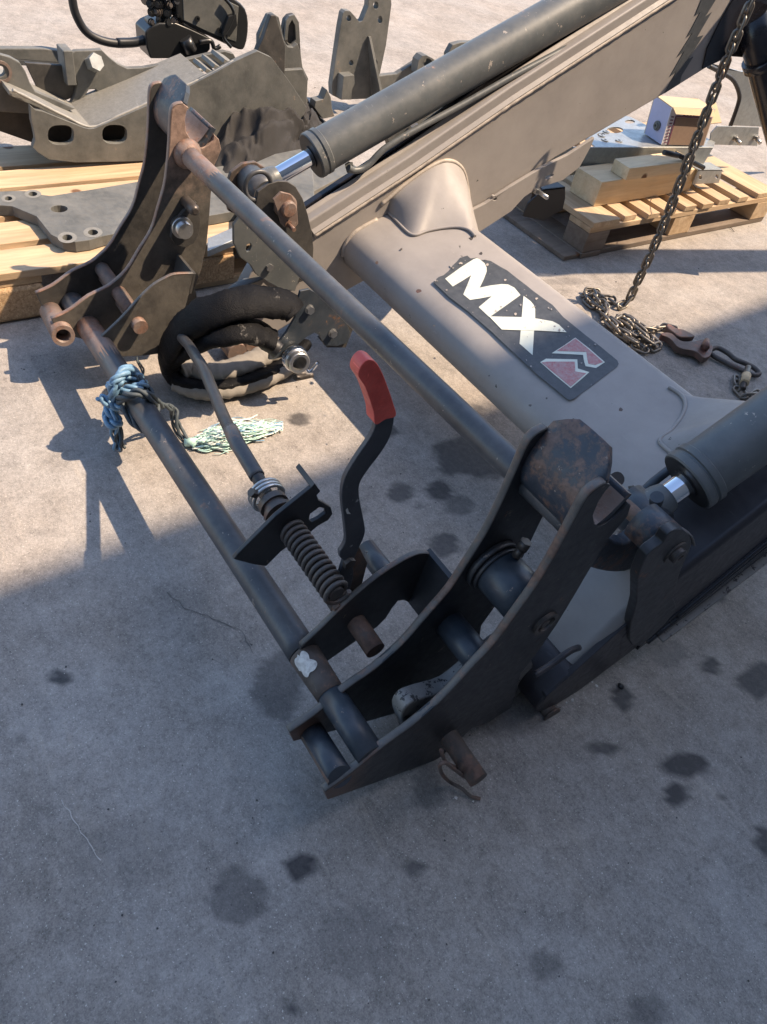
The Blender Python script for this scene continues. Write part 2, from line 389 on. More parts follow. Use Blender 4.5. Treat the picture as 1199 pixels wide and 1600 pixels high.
for c, inv, rad, s_ in stains_shade:
    i0 = bisect.bisect(gx_, c.x - rad * 2); i1 = bisect.bisect(gx_, c.x + rad * 2)
    j0 = bisect.bisect(gy_, c.y - rad * 2); j1 = bisect.bisect(gy_, c.y + rad * 2)
    for j in range(j0, j1):
        for i in range(i0, i1):
            d = Vector((gx_[i] - c.x, gy_[j] - c.y)); e = inv @ d
            nz = noise.fractal(V(gx_[i] * 22, gy_[j] * 22, c.x * 9), 1.0, 2.0, 3) * .24
            r = e.length + nz
            m = max(0, min(1, (1.06 - r) / .22)); m = m * m * (3 - 2 * m) * s_
            k3 = j * nx + i
            vals[k3] = 1 - (1 - vals[k3]) * (1 - m)
att.data.foreach_set('value', vals)
k = NT('yard_concrete'); v = k.map()
fine = k.noise(v, 70, 5, .7); grit = k.noise(v, 420, 3, .7)
val = None
for sc_n, det, amp in ((.7, 5, .45), (3.2, 6, .75), (13, 6, .85), (48, 5, .8), (150, 4, 1.0), (380, 3, 1.1)):
    t_ = k.math('MULTIPLY', k.math('SUBTRACT', k.noise(v, sc_n, det, .62, .4), .5), amp); val = t_ if val is None else k.math('ADD', val, t_)
val = k.math('ADD', val, 1.0)
c = k.mix(k.g(k.noise(v, 1.6, 5, .6), .38, .62), (.282, .247, .214), (.272, .252, .232))
mul = k.n('ShaderNodeMix', data_type='RGBA', blend_type='MULTIPLY'); mul.inputs[0].default_value = 1; k.l(c, mul.inputs[6])
cb = k.n('ShaderNodeCombineColor'); [k.l(val, cb.inputs[i]) for i in range(3)]; k.l(cb.outputs[0], mul.inputs[7]); c = mul.outputs[2]
c = k.mix(k.math('MULTIPLY', k.g(k.noise(k.map((1, 9, 1)), 3.5, 7, .7, .8), .57, .70), .35), c, (.45, .39, .32))
c = k.mix(k.math('MULTIPLY', k.g(k.noise(v, 260, 2, .5), .66, .71), .8), c, (.60, .56, .50))
c = k.mix(k.math('MULTIPLY', k.g(k.noise(v, 210, 2, .5), .66, .72), .6), c, (.09, .085, .08))
at = k.n('ShaderNodeAttribute', attribute_name='stain_shade')
c = k.mix(k.math('MINIMUM', k.math('MULTIPLY', at.outputs['Fac'], k.math('ADD', k.math('MULTIPLY', fine, .5), .75)), 1.0), c, (.034, .031, .032))
k.l(c, k.b.inputs['Base Color'])
k.l(k.mix(at.outputs['Fac'], (.9, .9, .9), (.6, .6, .6)), k.b.inputs['Roughness'])
k.bump(k.math('ADD', k.math('MULTIPLY', fine, .7), k.math('MULTIPLY', grit, .5)), .7, .0025)
gm.materials.append(k.m)
go = bpy.data.objects.new('ground', gm); COL.objects.link(go); go['kind'] = 'structure'

# hairline crack and expansion joint as thin dark sheets
def crack(pts, w, name='ground_crack'):
    P = [PZ(x, y, .0015) for x, y in pts]; Q = smooth_path(P, 8); mb = MB(); L = []; R = []
    for i, p in enumerate(Q):
        t = _n(Q[min(i + 1, len(Q) - 1)] - Q[max(i - 1, 0)]); nn = V(-t.y, t.x, 0)
        p = p + nn * noise.noise(p * 60) * .006
        ww = w * (.4 + abs(noise.noise(p * 35)) * 1.6); L.append(p + nn * ww); R.append(p - nn * ww)
    n = len(Q); mb.add(L + R, [(i, i + 1, n + i + 1, n + i) for i in range(n - 1)])
    o = link(name, mb, simple_crack); o['kind'] = 'structure'; return o
simple_crack = simple('dark_crack', (.13, .12, .11), .95, bump=0)
crack([(262, 925), (290, 950), (320, 960), (352, 973), (380, 990), (395, 1020)], .0011)
# ------------------------------------------------------------------ building behind the camera whose canopy shades the foreground
b = thing('warehouse', 'tall dark grey warehouse wall whose shade falls over the foreground concrete', 'building', (1.6, 0, 0))
def wx(y, o=0): return 1.869 - .055 * y + o
mb = MB(); mb.prism([V(wx(-25, .03), -25, 0), V(wx(30, .03), 30, 0), V(wx(30, .35), 30, 0), V(wx(-25, .35), -25, 0)], (0, 0, 7.0)); link('wall', mb, 'wall', b)
mb = MB(); mb.prism([V(wx(-25), -25, 7.0), V(wx(30), 30, 7.0), V(wx(30, 8), 30, 7.0), V(wx(-25, 8), -25, 7.0)], (0, 0, .2)); link('roof', mb, 'wall', b)
# ================================================================== FRONT LOADER
XN, XM, X3 = -.35, -.46, -.56          # near carrier plates: outer, inner, locking guide
F1, F2, F3 = -1.77, -1.65, -1.55       # far carrier plates
AI_F, AO_F, AI_N, AO_N = -1.62, -1.745, -.46, -.325
T = .013
LD = thing('front_loader', 'taupe tractor front loader with black implement carrier lowered to the concrete', 'tractor loader', (-1.0, 1.2, 0))
def yz(px, X): return [PX(x, y, X) for x, y in px]
# side plate profile, traced on the near outer plate
SIDE = [(513, 1250), (508, 1238), (550, 1208), (600, 1167), (647, 1133), (693, 1093), (733, 1050), (773, 1007), (802, 968), (836, 921), (860, 882), (881, 845), (902, 806), (918, 778), (932, 764), (948, 755), (956, 758),
        (947, 768), (936, 785), (928, 805), (930, 819), (937, 823), (946, 820), (960, 810), (974, 797), (982, 785), (987, 790), (982, 806), (965, 827), (952, 842), (936, 868), (920, 894), (899, 930), (873, 973), (842, 1018),
        (815, 1052), (806, 1085), (800, 1106), (765, 1128), (738, 1138), (687, 1186), (600, 1219)]
SP = [V(0, p.y, p.z) for p in yz(SIDE, XN)]
tN = PX(513, 1243, XN); nN = PX(931, 821, XN); tF = PX(88, 510, F2); nF = PX(303, 225, F2)
a_ = Vector((nN.y - tN.y, nN.z - tN.z)); b_ = Vector((nF.y - tF.y, nF.z - tF.z))
sc_ = b_.length / a_.length; an_ = math.atan2(b_.y, b_.x) - math.atan2(a_.y, a_.x)
def toF(p):   # carries a (Y, Z) point of the near unit to the far unit (the carrier is slightly racked)
    d = Vector((p.y - tN.y, p.z - tN.z)); c_, s_ = math.cos(an_) * sc_, math.sin(an_) * sc_
    return V(p.x, tF.y + d.x * c_ - d.y * s_, tF.z + d.x * s_ + d.y * c_)
def side(X, mat, far=False, label=None):
    P = [toF(p) if far else p for p in SP]
    mb = MB(); mb.prism([V(X, p.y, p.z) for p in P], (-T, 0, 0))
    return link('side_plate', mb, mat, LD, .0018, label=label)
sN = side(XN, 'nearplate'); sM = side(XM, 'nearplate')
sF1 = side(F1, 'farblack', True); sF2 = side(F2, 'farplate', True)
def rusty_rim(X, idx, far, par, w=.0022):
    P = smooth_path([(toF(SP[i]) if far else SP[i]) + V(X - T / 2, 0, 0) for i in idx], 3)
    mb = MB(); mb.tube(P, T * .52, 8, flat=.35, up=(0, 0, 1)); return link('worn_edge', mb, 'rustlight' if far else 'edge', par)
for X, far, par in ((XN, 0, sN), (XM, 0, sM), (F1, 1, sF1), (F2, 1, sF2)):
    rusty_rim(X, list(range(1, 16)), far, par)
# hook seats: curved tongue spanning each pair of plates
def seat(X0, X1, far, par, mat, matin):
    prof = [(.700, .694), (.688, .678), (.672, .655), (.661, .632), (.657, .605), (.662, .580), (.677, .561), (.700, .552), (.724, .558), (.742, .572), (.754, .590), (.764, .606)]
    P = smooth_path([V(0, y, z) for y, z in prof], 3); n = len(P)
    if far: P = [toF(p) for p in P]
    inner = []
    for i, p in enumerate(P):
        t = _n(P[min(i + 1, n - 1)] - P[max(i - 1, 0)]); inner.append(p + V(0, -t.z, t.y) * .011)
    mb = MB(); cols = 9; vs = []; 
    def row(Q):
        out = []
        for i, p in enumerate(Q):
            for c_ in range(cols):
                f = c_ / (cols - 1); x = lerp(X0, X1, f)
                # chamfer the top corners of the tongue
                if i < 6:
                    d = min(f, 1 - f) * abs(X1 - X0); lim = .028
                    j = i + max(0, (lim - d) / lim) * (4.5 if f < .5 else 3.5) * (1 - i / 6)
                    j0 = int(j); g = j - j0; p2 = Q[j0].lerp(Q[min(j0 + 1, n - 1)], g)
                else: p2 = p
                out.append(V(x, p2.y, p2.z))
        return out
    A = row(P); B = row(inner); m = len(A)
    fs = []; sm = []
    for i in range(n - 1):
        for c_ in range(cols - 1):
            q = (i * cols + c_, i * cols + c_ + 1, (i + 1) * cols + c_ + 1, (i + 1) * cols + c_)
            fs += [q, tuple(m + t for t in reversed(q))]; sm += [True, True]
    for c_ in range(cols - 1): fs += [(c_ + 1, c_, m + c_, m + c_ + 1), ((n - 1) * cols + c_, (n - 1) * cols + c_ + 1, m + (n - 1) * cols + c_ + 1, m + (n - 1) * cols + c_)]; sm += [False] * 2
    for i in range(n - 1):
        for c_ in (0, cols - 1): fs.append((i * cols + c_, (i + 1) * cols + c_, m + (i + 1) * cols + c_, m + i * cols + c_)); sm.append(False)
    mb.add(A + B, fs, sm)
    return link('hook_seat', mb, mat, par)
hs = seat(XN - .0035, XM - .002, False, sN, 'seatpaint', 'rustlight')
hs2 = seat(F2 - .0035, F1 - .002, True, sF2, 'seatpaint', 'rustlight')
def liner(X0, X1, far, par):
    prof = [(.683, .668), (.675, .645), (.672, .615), (.678, .590), (.690, .574), (.705, .568), (.722, .575), (.738, .590), (.750, .606)]
    P = smooth_path([V(0, y, z) for y, z in prof], 3)
    if far: P = [toF(p) for p in P]
    P = [p + _n(V(0, .718, .62) - p) * .004 for p in P] if not far else [p + _n(toF(V(0, .718, .62)) - p) * .006 for p in P]
    n = len(P); mb = MB(); mb.add([V(X0, p.y, p.z) for p in P] + [V(X1, p.y, p.z) for p in P], [(i, i + 1, n + i + 1, n + i) for i in range(n - 1)], True)
    return link('seat_liner', mb, 'rustlight', par)
liner(XN - .0015, XM, False, sN); liner(F2 - .0015, F1, True, sF2)
# cross tubes
UP_N, UP_F = V(0, .69, .561), V(0, .69, .533)
LO_N, LO_F = V(0, .42, .176), V(0, .422, .14)
def along(A, B, X, XA=-.46, XB=-1.64):
    t = (X - XA) / (XB - XA); return V(X, lerp(A.y, B.y, t), lerp(A.z, B.z, t))
mb = MB(); mb.tube([along(UP_N, UP_F, lerp(XN - .004, F2 + .002, i / 30)) for i in range(31)], .0215, 28)
ut = link('upper_cross_tube', mb, 'tube', LD)
mb = MB(); mb.tube([along(LO_N, LO_F, lerp(X3 - .004, F1 + .002, i / 40)) for i in range(41)], .0275, 28)
lt = link('lower_cross_tube', mb, 'tube', LD)
# weld collars and rusty ends
mb = MB(); mb.tube([along(UP_N, UP_F, X) for X in (-1.648, -1.64, -1.632, -1.626)], [.034, .031, .026, .0222], 20); link('weld_collar', mb, 'rustlight', ut)
mb = MB(); mb.tube([along(UP_N, UP_F, X) for X in (-1.626, -1.58, -1.52, -1.48)], [.0222, .0221, .022, .0214], 20); link('rusted_sleeve', mb, 'rustlight', ut)
mb = MB(); mb.tube([along(LO_N, LO_F, X) for X in (-1.645, -1.60, -1.54, -1.47)], [.0285, .0283, .028, .0274], 20); link('rusted_sleeve', mb, 'rustlight', lt)
mb = MB(); mb.tube([along(LO_N, LO_F, X) for X in (-.562, -.53, -.50, -.475)], [.0272, .0262, .0252, .0240], 24); link('rusted_sleeve', mb, 'rust', lt)
k = NT('white_paint_splash'); v = k.map(); a = k.noise(v, 90, 4, .7); k.l(k.mix(k.g(a, .4, .7), (.62, .6, .56), (.38, .35, .32)), k.b.inputs['Base Color']); k.b.inputs['Roughness'].default_value = .7; k.bump(a, .8, .003); MT['splash'] = k.m
def patch_on_tube(A, B, X0, X1, a0, a1, r, seed):
    mb = MB(); n, m = 10, 10; vs = []
    for i in range(n + 1):
        for j in range(m + 1):
            u_, w_ = i / n * 2 - 1, j / m * 2 - 1
            rr = 1 + noise.noise(V(math.atan2(w_, u_) * 1.4, seed, 0)) * .6
            # squircle to disk
            uu = u_ * math.sqrt(1 - w_ * w_ / 2) * rr; ww = w_ * math.sqrt(1 - u_ * u_ / 2) * rr
            X = lerp(X0, X1, uu * .5 + .5); g = lerp(a0, a1, ww * .5 + .5); c_ = along(A, B, X)
            vs.append(c_ + V(0, math.cos(g), math.sin(g)) * r)
    mb.add(vs, [(i * (m + 1) + j, (i + 1) * (m + 1) + j, (i + 1) * (m + 1) + j + 1, i * (m + 1) + j + 1) for i in range(n) for j in range(m)], True)
    return mb
mb = MB(); mb.tube([along(LO_N, LO_F, X) for X in (-.476, -.42, XN - .004)], .0232, 26); link('end_length', mb, 'blue', lt)
link('white_paint_patch', patch_on_tube(LO_N, LO_F, -.555, -.515, 1.7, 2.9, .0270, 3.3), 'splash', lt)
# lower end spacers
lowN = [PX(488, 1143, XM), PX(532, 1214, XN - .005)]
mb = MB(); mb.tube([lowN[0], lowN[0].lerp(lowN[1], .5), lowN[1]], .0205, 24); sp = link('end_spacer', mb, 'blue', LD)
mb = MB(); vv = []
for i in range(9):
    for j in range(7):
        q = lowN[0].lerp(lowN[1], i / 8 + (.04 * noise.noise(V(i, j, 1)) if 0 < i < 8 else 0)); g = 2.75 + j * .16 + .12 * noise.noise(V(i * .7, 0, 2)); vv.append(q + V(0, math.cos(g), math.sin(g)) * .0212)
mb.add(vv, [(i * 7 + j, i * 7 + j + 1, (i + 1) * 7 + j + 1, (i + 1) * 7 + j) for i in range(8) for j in range(6)], True); link('rust_scale', mb, 'rust', sp)
fa = PX(80, 487, F1); fb = PX(100, 525, F2 + .03)
mb = MB(); mb.pipe(fa, fb, .0265, .017); link('end_socket', mb, 'rustlight', LD)
# bosses between the near plates
for (px, py), r, m_, nm in (((802, 918), .040, 'blue', 'pivot_boss'), ((734, 1013), .026, 'blue', 'spacer_tube')):
    mid = PX(px, py, (XN + XM) / 2); mb = MB(); mb.tube([V(XM, mid.y, mid.z), V((XM + XN) / 2, mid.y, mid.z), V(XN - T, mid.y, mid.z)], r, 28)
    bo = link(nm, mb, m_, LD)
    if r > .03:
        mb = MB(); mb.tube([V(XM + .001, mid.y, mid.z), V(XM + .012, mid.y, mid.z)], r + .008, 28); mb.tube([V(XM + .014, mid.y, mid.z), V(XM + .02, mid.y, mid.z)], r + .004, 28); link('boss_ring', mb, 'black', bo)
        g = V(XM + .03, mid.y + .012, mid.z + r); mb = MB(); mb.tube([g, g + V(0, .006, .016)], .007, 12); mb.tube([g + V(0, .006, .016), g + V(.0, .01, .03)], .010, 6); link('grease_nipple', mb, 'darksteel', bo)
# tip of the near loader arm between the plates
mb = MB(); mb.prism(smooth_path(yz([(634, 1140), (628, 1118), (640, 1100), (665, 1090), (705, 1076), (750, 1040), (800, 1005), (835, 1040), (800, 1100), (745, 1140), (690, 1165), (650, 1168)], XN - .028), 3, True), (-.030, 0, 0))
link('arm_tip', mb, 'tipaint', LD, .004)
# pin head on the outer plate, locking pin, linch pin
c_ = PX(851, 972, XN); mb = MB(); mb.rings(c_, (1, 0, 0), [(0, .024), (.006, .024), (.006, .017), (-.004, .015), (-.004, .0)], 24); mb.hexbolt(c_ + V(-.003, 0, 0), (1, 0, 0), .009, .007); link('pivot_pin_head', mb, 'darksteel', sN)
a = PX(702, 1150, XN); mb = MB(); mb.tube([a + V(-.09, 0, 0), a, a + V(.03, -.001, -.001), a + V(.088, -.002, -.002)], .0175, 20); lp = link('locking_pin', mb, 'rust', sN, label='rusty locking pin poking out under the near side plate')
wp = [PX(690, 1172, -.315), PX(697, 1190, -.305), PX(714, 1200, -.30), PX(728, 1208, -.29), PX(727, 1214, -.285), PX(712, 1203, -.285), PX(697, 1192, -.29), PX(688, 1196, -.295), PX(692, 1210, -.30), PZ(704, 1222, .016), PZ(722, 1232, .012), PZ(736, 1244, .005), PZ(751, 1248, .004)]
mb = MB(); mb.tube(smooth_path(wp, 5), .0034, 8); link('linch_wire', mb, 'rust', lp)
# locking guide (third plate, near) with folded end
G3 = [(468, 1022), (472, 1010), (500, 985), (545, 941), (590, 903), (630, 877), (655, 866), (671, 866), (670, 880), (648, 925), (640, 942), (632, 938), (623, 939), (614, 950), (604, 966), (590, 980), (560, 1000), (513, 1033), (490, 1040)]
g3 = plate('locking_guide', G3, X3, .009, 'black', LD)
P3 = yz(G3, X3); mb = MB(); mb.tube(smooth_path([P3[i] + V(-.0045, 0, 0) for i in range(1, 8)], 3), .0052, 8, flat=.4); link('worn_edge', mb, 'edge', g3)
mb = MB(); e0, e1 = P3[7] + V(-.009, 0, 0), P3[9] + V(-.009, .0, -.0); dd = _n(V(0, (e1 - e0).z, -(e1 - e0).y))
mb.prism([e0, e1 + (e1 - e0) * .35, e1 + (e1 - e0) * .35 + V(0, .008, .004), e0 + V(0, .008, .004)], (XM - X3 + .009 - T, 0, 0)); link('folded_web', mb, 'black', g3, .001)
a = PX(557, 972, X3); mb = MB(); mb.tube([a + V(-.05, 0, 0), a, a + V(.063, 0, -.002)], .0175, 24); link('locking_pin', mb, 'rust', g3)
# far locking guide
G3F = [(157, 530), (191, 498), (219, 467), (240, 447), (258, 436), (275, 429), (303, 428), (296, 460), (288, 488), (270, 530), (256, 552), (225, 556), (185, 558)]
g3f = plate('locking_guide', G3F, F3, .009, 'farplate', LD)
P3 = yz(G3F, F3); mb = MB(); mb.tube(smooth_path([P3[i] + V(-.0045, 0, 0) for i in range(0, 7)], 3), .0052, 8, flat=.4); link('worn_edge', mb, 'edge', g3f)
mb = MB(); e0 = P3[6]; e1 = P3[7]; mb.prism([e0, e1, e1 + V(0, .007, 0), e0 + V(0, .007, 0)], (F2 - F3, 0, 0)); link('folded_web', mb, 'farblack', g3f, .001)
a = PX(221, 512, F3 + .02); mb = MB(); mb.tube([V(F1, a.y, a.z), V(F2, a.y, a.z), V(F3, a.y, a.z), a], .018, 22); link('locking_pin', mb, 'rustlight', g3f)
a = PX(198, 474, F2 + .05); mb = MB(); mb.tube([V(F1 + .002, a.y, a.z), V(F2, a.y, a.z), V(F3 - .01, a.y, a.z)], .018, 22); link('spacer_tube', mb, 'rust', LD)
# latch with pins on the far middle plate
lat = [(300, 318), (308, 316), (313, 325), (314, 345), (312, 365), (304, 380), (290, 387), (276, 384), (268, 372), (270, 355), (284, 335)]
lo = plate('pin_latch', lat, F2 + .020, .012, 'farblack', LD)
a = PX(291, 362, F2 + .045); mb = MB(); mb.tube([V(F2 - .01, a.y, a.z), a], .019, 22); mb.tube([V(F2 + .02, a.y, a.z), V(F2 + .028, a.y, a.z)], .026, 22); link('pivot_pin', mb, 'steel', lo)
a = PX(304, 328, F2 + .05); mb = MB(); mb.tube([V(F2 - .01, a.y, a.z), a, a + V(.006, 0, 0), a + V(.010, 0, 0)], [.013, .013, .011, .006], 18); link('stop_pin', mb, 'darksteel', lo)
# spring latch bracket on the lower tube
XB = -.70
BR = [(366, 874), (372, 866), (400, 838), (432, 806), (462, 782), (487, 762), (494, 768), (499, 782), (508, 787), (518, 793), (521, 803), (514, 813), (498, 822), (486, 832), (474, 838), (462, 846), (440, 862), (417, 885), (396, 882)]
br = plate('latch_bracket', BR, XB, .008, 'black', LD, holes=[[(484, 812), (486, 803), (500, 793), (509, 795), (510, 802), (498, 811), (488, 816)]])
e0, e1 = PX(487, 762, XB), PX(496, 774, XB); mb = MB(); mb.prism([e0, e1, e1 + V(0, .006, .007), e0 + V(0, .006, .007)], (-.052, 0, 0)); link('upstand', mb, 'black', br, .001)
e0, e1 = PX(370, 872, XB), PX(400, 880, XB)
AXP = PX(447, 815, -.715)
def ax(X, dy=0, dz=0): return V(X, AXP.y + dy, AXP.z + dz)
mb = MB(); cs = []
for i in range(13 * 16 + 1):
    t = i / (13 * 16); a = t * 13 * 2 * math.pi; cs.append(ax(lerp(-.695, -.545, t), math.cos(a) * .0195, math.sin(a) * .0195))
mb.tube(cs, .0042, 8, up=(1, 0, 0)); link('spring', mb, 'coil', LD)
mb = MB(); mb.tube([ax(-.80), ax(-.70), ax(-.60), ax(-.548)], .0125, 18); rd = link('latch_rod', mb, 'coil', LD)
mb = MB(); mb.rings(ax(-.775), (1, 0, 0), [(0, 0), (0, .016), (.01, .026), (.022, .026), (.022, .021), (.034, .021), (.034, .027), (.042, .027), (.042, 0)], 24); link('collar', mb, 'darksteel', rd)
for q in range(3):
    mb = MB(); mb.tube([ax(-.790 + q * .0075, math.cos(g) * .028, math.sin(g) * .028) for g in [2 * math.pi * i / 28 for i in range(28)]], .0036, 8, closed=True, up=(1, 0, 0)); link('split_ring', mb, 'steel', rd)
mb = MB(); mb.hexbolt(ax(-.778, -.024, .016), (0, -.7, .7), .008, .012); link('set_screw', mb, 'darksteel', rd)
# long rod
lr = [ax(-.79), PX(403, 745, -.815), PX(385, 715, -.86), PX(370, 690, -.90), PX(352, 655, -.98), PX(335, 615, -1.07), PX(318, 575, -1.17), PX(306, 556, -1.24), PX(296, 540, -1.34), PX(285, 528, -1.42)]
mb = MB(); mb.tube(smooth_path(lr, 6), .0115, 16); lr_ = link('long_latch_rod', mb, 'black', LD)
mb = MB(); mb.tube(smooth_path([lr[1], lr[2], lr[3], PX(361, 671, -.94)], 4), .0135, 16); link('rod_sleeve', mb, 'tube', lr_)
# fork and hand lever
XL = -.585
fk = [(519, 935), (524, 928), (533, 931), (545, 925), (552, 936), (545, 948), (533, 960), (524, 964), (518, 955)]
f_ = plate('rod_fork', fk, XL + .012, .014, 'darksteel', LD)
mb = MB(); mb.hexbolt(PX(526, 946, XL + .012), (1, 0, 0), .010, .009); link('fork_bolt', mb, 'rust', f_)
LV = [(532, 863), (535, 858), (541, 845), (540, 825), (538, 807), (535, 775), (540, 747), (557, 717), (580, 683), (588, 660), (583, 634), (572, 605), (566, 588), (570, 574), (580, 568), (590, 575), (602, 600), (612, 630), (617, 652), (611, 682), (596, 708), (574, 737), (563, 757), (563, 780), (570, 815), (571, 835), (560, 860), (553, 880), (553, 900), (545, 928), (540, 928), (528, 918), (533, 893), (538, 876), (533, 872)]
LV = [((p[0]) , p[1]) for p in LV]
lv = plate('hand_lever', [(q.x, q.y) for q in smooth_path([V(x, y, 0) for x, y in LV], 3, True)], XL + .006, .008, 'lever', LD, label='curved black hand lever with a red grip')
GR = [(562, 590), (562, 580), (567, 570), (575, 563), (583, 563), (591, 569), (600, 586), (608, 607), (615, 628), (620, 650), (603, 656), (588, 664), (585, 645), (579, 625), (571, 604)]
mb = MB(); mb.prism(smooth_path([PX(x, y, XL + .012) for x, y in GR], 4, True), (-.021, 0, 0)); link('red_grip', mb, 'grip', lv, .0062, seg=4)
mb = MB(); mb.hexbolt(PX(544, 877, XL + .006), (1, 0, 0), .0105, .008); link('lever_bolt', mb, 'darksteel', lv)
mb = MB(); mb.prism([PX(x, y, XL - .006) for x, y in [(560, 850), (575, 880), (566, 915), (556, 945), (545, 940), (550, 900), (548, 870)]], (-.007, 0, 0)); link('lever_tab', mb, 'rust', lv, .001)
mb = MB(); mb.prism([PX(x, y, XL + .0066) for x, y in [(541, 797), (544, 794), (546, 800), (549, 803), (543, 803)]], (-.0004, 0, 0)); link('paint_fleck', mb, 'splash', lv)
mb = MB(); mb.prism([PX(x, y, XL + .0066) for x, y in [(571, 861), (576, 862), (573, 866)]], (-.0004, 0, 0)); link('paint_fleck', mb, 'splash', lv)
# stub on the near guide plate
a = PX(600, 893, -.60); mb = MB(); mb.tube([a + V(-.06, 0, 0), a + V(.03, 0, 0)], .019, 20); link('guide_tube', mb, 'blue', g3)

# ------------------------------------------------------------------ loader arms
ARM = [(1.078, .199), (.93, .06), (.88, .0), (.83, .008), (.80, .06), (.86, .16), (.94, .27), (1.005, .348), (1.30, .494), (1.604, .657), (2.037, .872), (2.6, 1.15), (3.2, 1.32), (3.2, .98), (2.72, .80), (2.55, .738), (2.278, .616), (1.863, .446), (1.597, .30), (1.40, .205), (1.20, .12), (1.06, .06)]
ARMF = [(.86, .25), (1.005, .348), (1.30, .494), (1.604, .657), (2.037, .872), (2.6, 1.15), (3.2, 1.32), (3.2, .98), (2.72, .80), (2.55, .738), (2.278, .616), (1.863, .446), (1.60, .30), (1.45, .235), (1.30, .17), (1.08, .09), (.92, .02), (.84, .02), (.80, .06), (.80, .14)]
ARMN = [(.86, .14), (.92, .235), (1.005, .31), (1.30, .474), (1.604, .647), (2.037, .872), (2.6, 1.15), (3.2, 1.32), (3.2, .98), (2.72, .80), (2.55, .738), (2.278, .616), (1.863, .446), (1.60, .30), (1.40, .205), (1.20, .115), (1.03, .045), (.94, .012), (.88, .014), (.83, .045), (.83, .09)]
mb = MB(); mb.prism([V(AI_F, y, z) for y, z in ARMF], (-.042, 0, 0)); armF = link('loader_arm', mb, 'taupe', LD, .006, seg=3)
mb = MB(); mb.prism([V(AO_N, y, z) for y, z in ARMN], (AI_N - AO_N, 0, 0)); armN = link('loader_arm', mb, 'taupe', LD, .022, seg=4)
def slopepath(pts, X, up, out=0):
    return [V(X, y, z) for y, z in pts]
TOP = [(1.005, .348), (1.30, .494), (1.604, .657), (2.037, .872), (2.6, 1.15), (3.2, 1.32)]
# flange strip along the top inner edge and the weld bead under it
def strip(pts, X, w, h, off, nm, mat, par, bev=.002):
    mb = MB(); P = []
    n = len(pts)
    lo_ = []; hi_ = []
    for i, (y, z) in enumerate(pts):
        y0, z0 = pts[max(i - 1, 0)]; y1, z1 = pts[min(i + 1, n - 1)]; t = _n(Vector((y1 - y0, z1 - z0))); nn = Vector((-t.y, t.x))
        lo_.append(V(X, y + nn.x * off, z + nn.y * off)); hi_.append(V(X, y + nn.x * (off + h), z + nn.y * (off + h)))
    mb.prism(lo_ + hi_[::-1], (w, 0, 0)); return link(nm, mb, mat, par, bev)
mb = MB(); fa_ = []
secs = [(0.004, -.044), (0.010, -.036), (-.036, .0075), (-.040, .006), (-.030, -.03)]
mb.add([V(AI_F + dx, y - dz * .45, z + dz * .89) for y, z in TOP for dx, dz in secs], [(i * 5 + j, i * 5 + (j + 1) % 5, (i + 1) * 5 + (j + 1) % 5, (i + 1) * 5 + j) for i in range(len(TOP) - 1) for j in range(5)] + [(0, 1, 2, 3, 4), tuple((len(TOP) - 1) * 5 + j for j in (4, 3, 2, 1, 0))])
fl = link('top_flange', mb, 'taupe', armF, .0015)
mb = MB(); B_ = []
for i in range(220):
    t = i / 219 * (len(TOP) - 1); j = min(int(t), len(TOP) - 2); g = t - j; y = lerp(TOP[j][0], TOP[j + 1][0], g); z = lerp(TOP[j][1], TOP[j + 1][1], g)
    s_ = noise.noise(V(i * .9, 0, 0)); B_.append(V(AI_F + .005, y + .0195 + s_ * .0008, z - .039 + s_ * .0015))
mb.tube(B_, [.0055 + noise.noise(V(i * .45, 3, 0)) * .0016 for i in range(220)], 8); link('weld_bead', mb, 'weld', armF)
# black hose cover on top of each arm
mb = MB(); lo_ = [V(AI_F - .044, y, z - .03) for y, z in TOP]; hi_ = [V(AI_F - .044, y - h_ * .45, z + h_ * .89) for (y, z), h_ in zip(TOP, (.010, .014, .028, .062, .07, .07))]
mb.prism(lo_ + hi_[::-1], (-.022, 0, 0)); link('hose_cover', mb, 'gloss', armF, .003)
for q in range(3):
    mb = MB(); pts = [V(AI_F - .075 - q * .022, y, z + .02 + q * .012 + .006 * math.sin(y * 5 + q)) for y, z in [(1.80, .76), (1.95, .83), (2.2, .955), (2.6, 1.15), (3.1, 1.3)]]
    mb.tube(smooth_path(pts, 8), .011, 10); link('hydraulic_pipe', mb, ['gloss', 'steel', 'gloss'][q], armF)
# lower lip plate with holes on the far arm
LP = [(736, 330), (760, 318), (800, 291), (848, 262), (889, 242), (930, 215), (925, 228), (906, 262), (880, 282), (851, 291), (838, 296), (820, 308), (800, 330), (745, 366)]
lp_ = plate('lower_lip_plate', LP, AI_F + .016, .012, 'taupe', armF, holes=[circ_px for circ_px in [[(774 + 3.2 * math.cos(a * math.pi / 5), 310 + 3.6 * math.sin(a * math.pi / 5)) for a in range(10)], [(854, 281), (853, 277), (857, 274), (864, 271), (866, 273), (864, 276), (859, 278)]]])
c_ = PX(838, 297, AI_F + .016); mb = MB(); mb.hexbolt(c_, (1, 0, 0), .012, .010, .045, .0065); link('bolt', mb, 'steel', lp_)
mb = MB(); mb.prism([V(AO_N + .0035, y, z) for y, z in [(.80, .095), (.835, .125), (.92, .212), (1.005, .285), (1.30, .447), (1.604, .622), (2.037, .85), (2.6, 1.13), (3.2, 1.30), (3.2, 1.0), (2.55, .755), (2.278, .632), (1.863, .462), (1.60, .316), (1.40, .221), (1.20, .131), (1.03, .060), (.92, .014), (.85, .014), (.80, .05)]], (-.012, 0, 0)); link('side_shade_skin', mb, 'armshade', armN, .0015)  # dark skin holding the shade of the arm's outer side
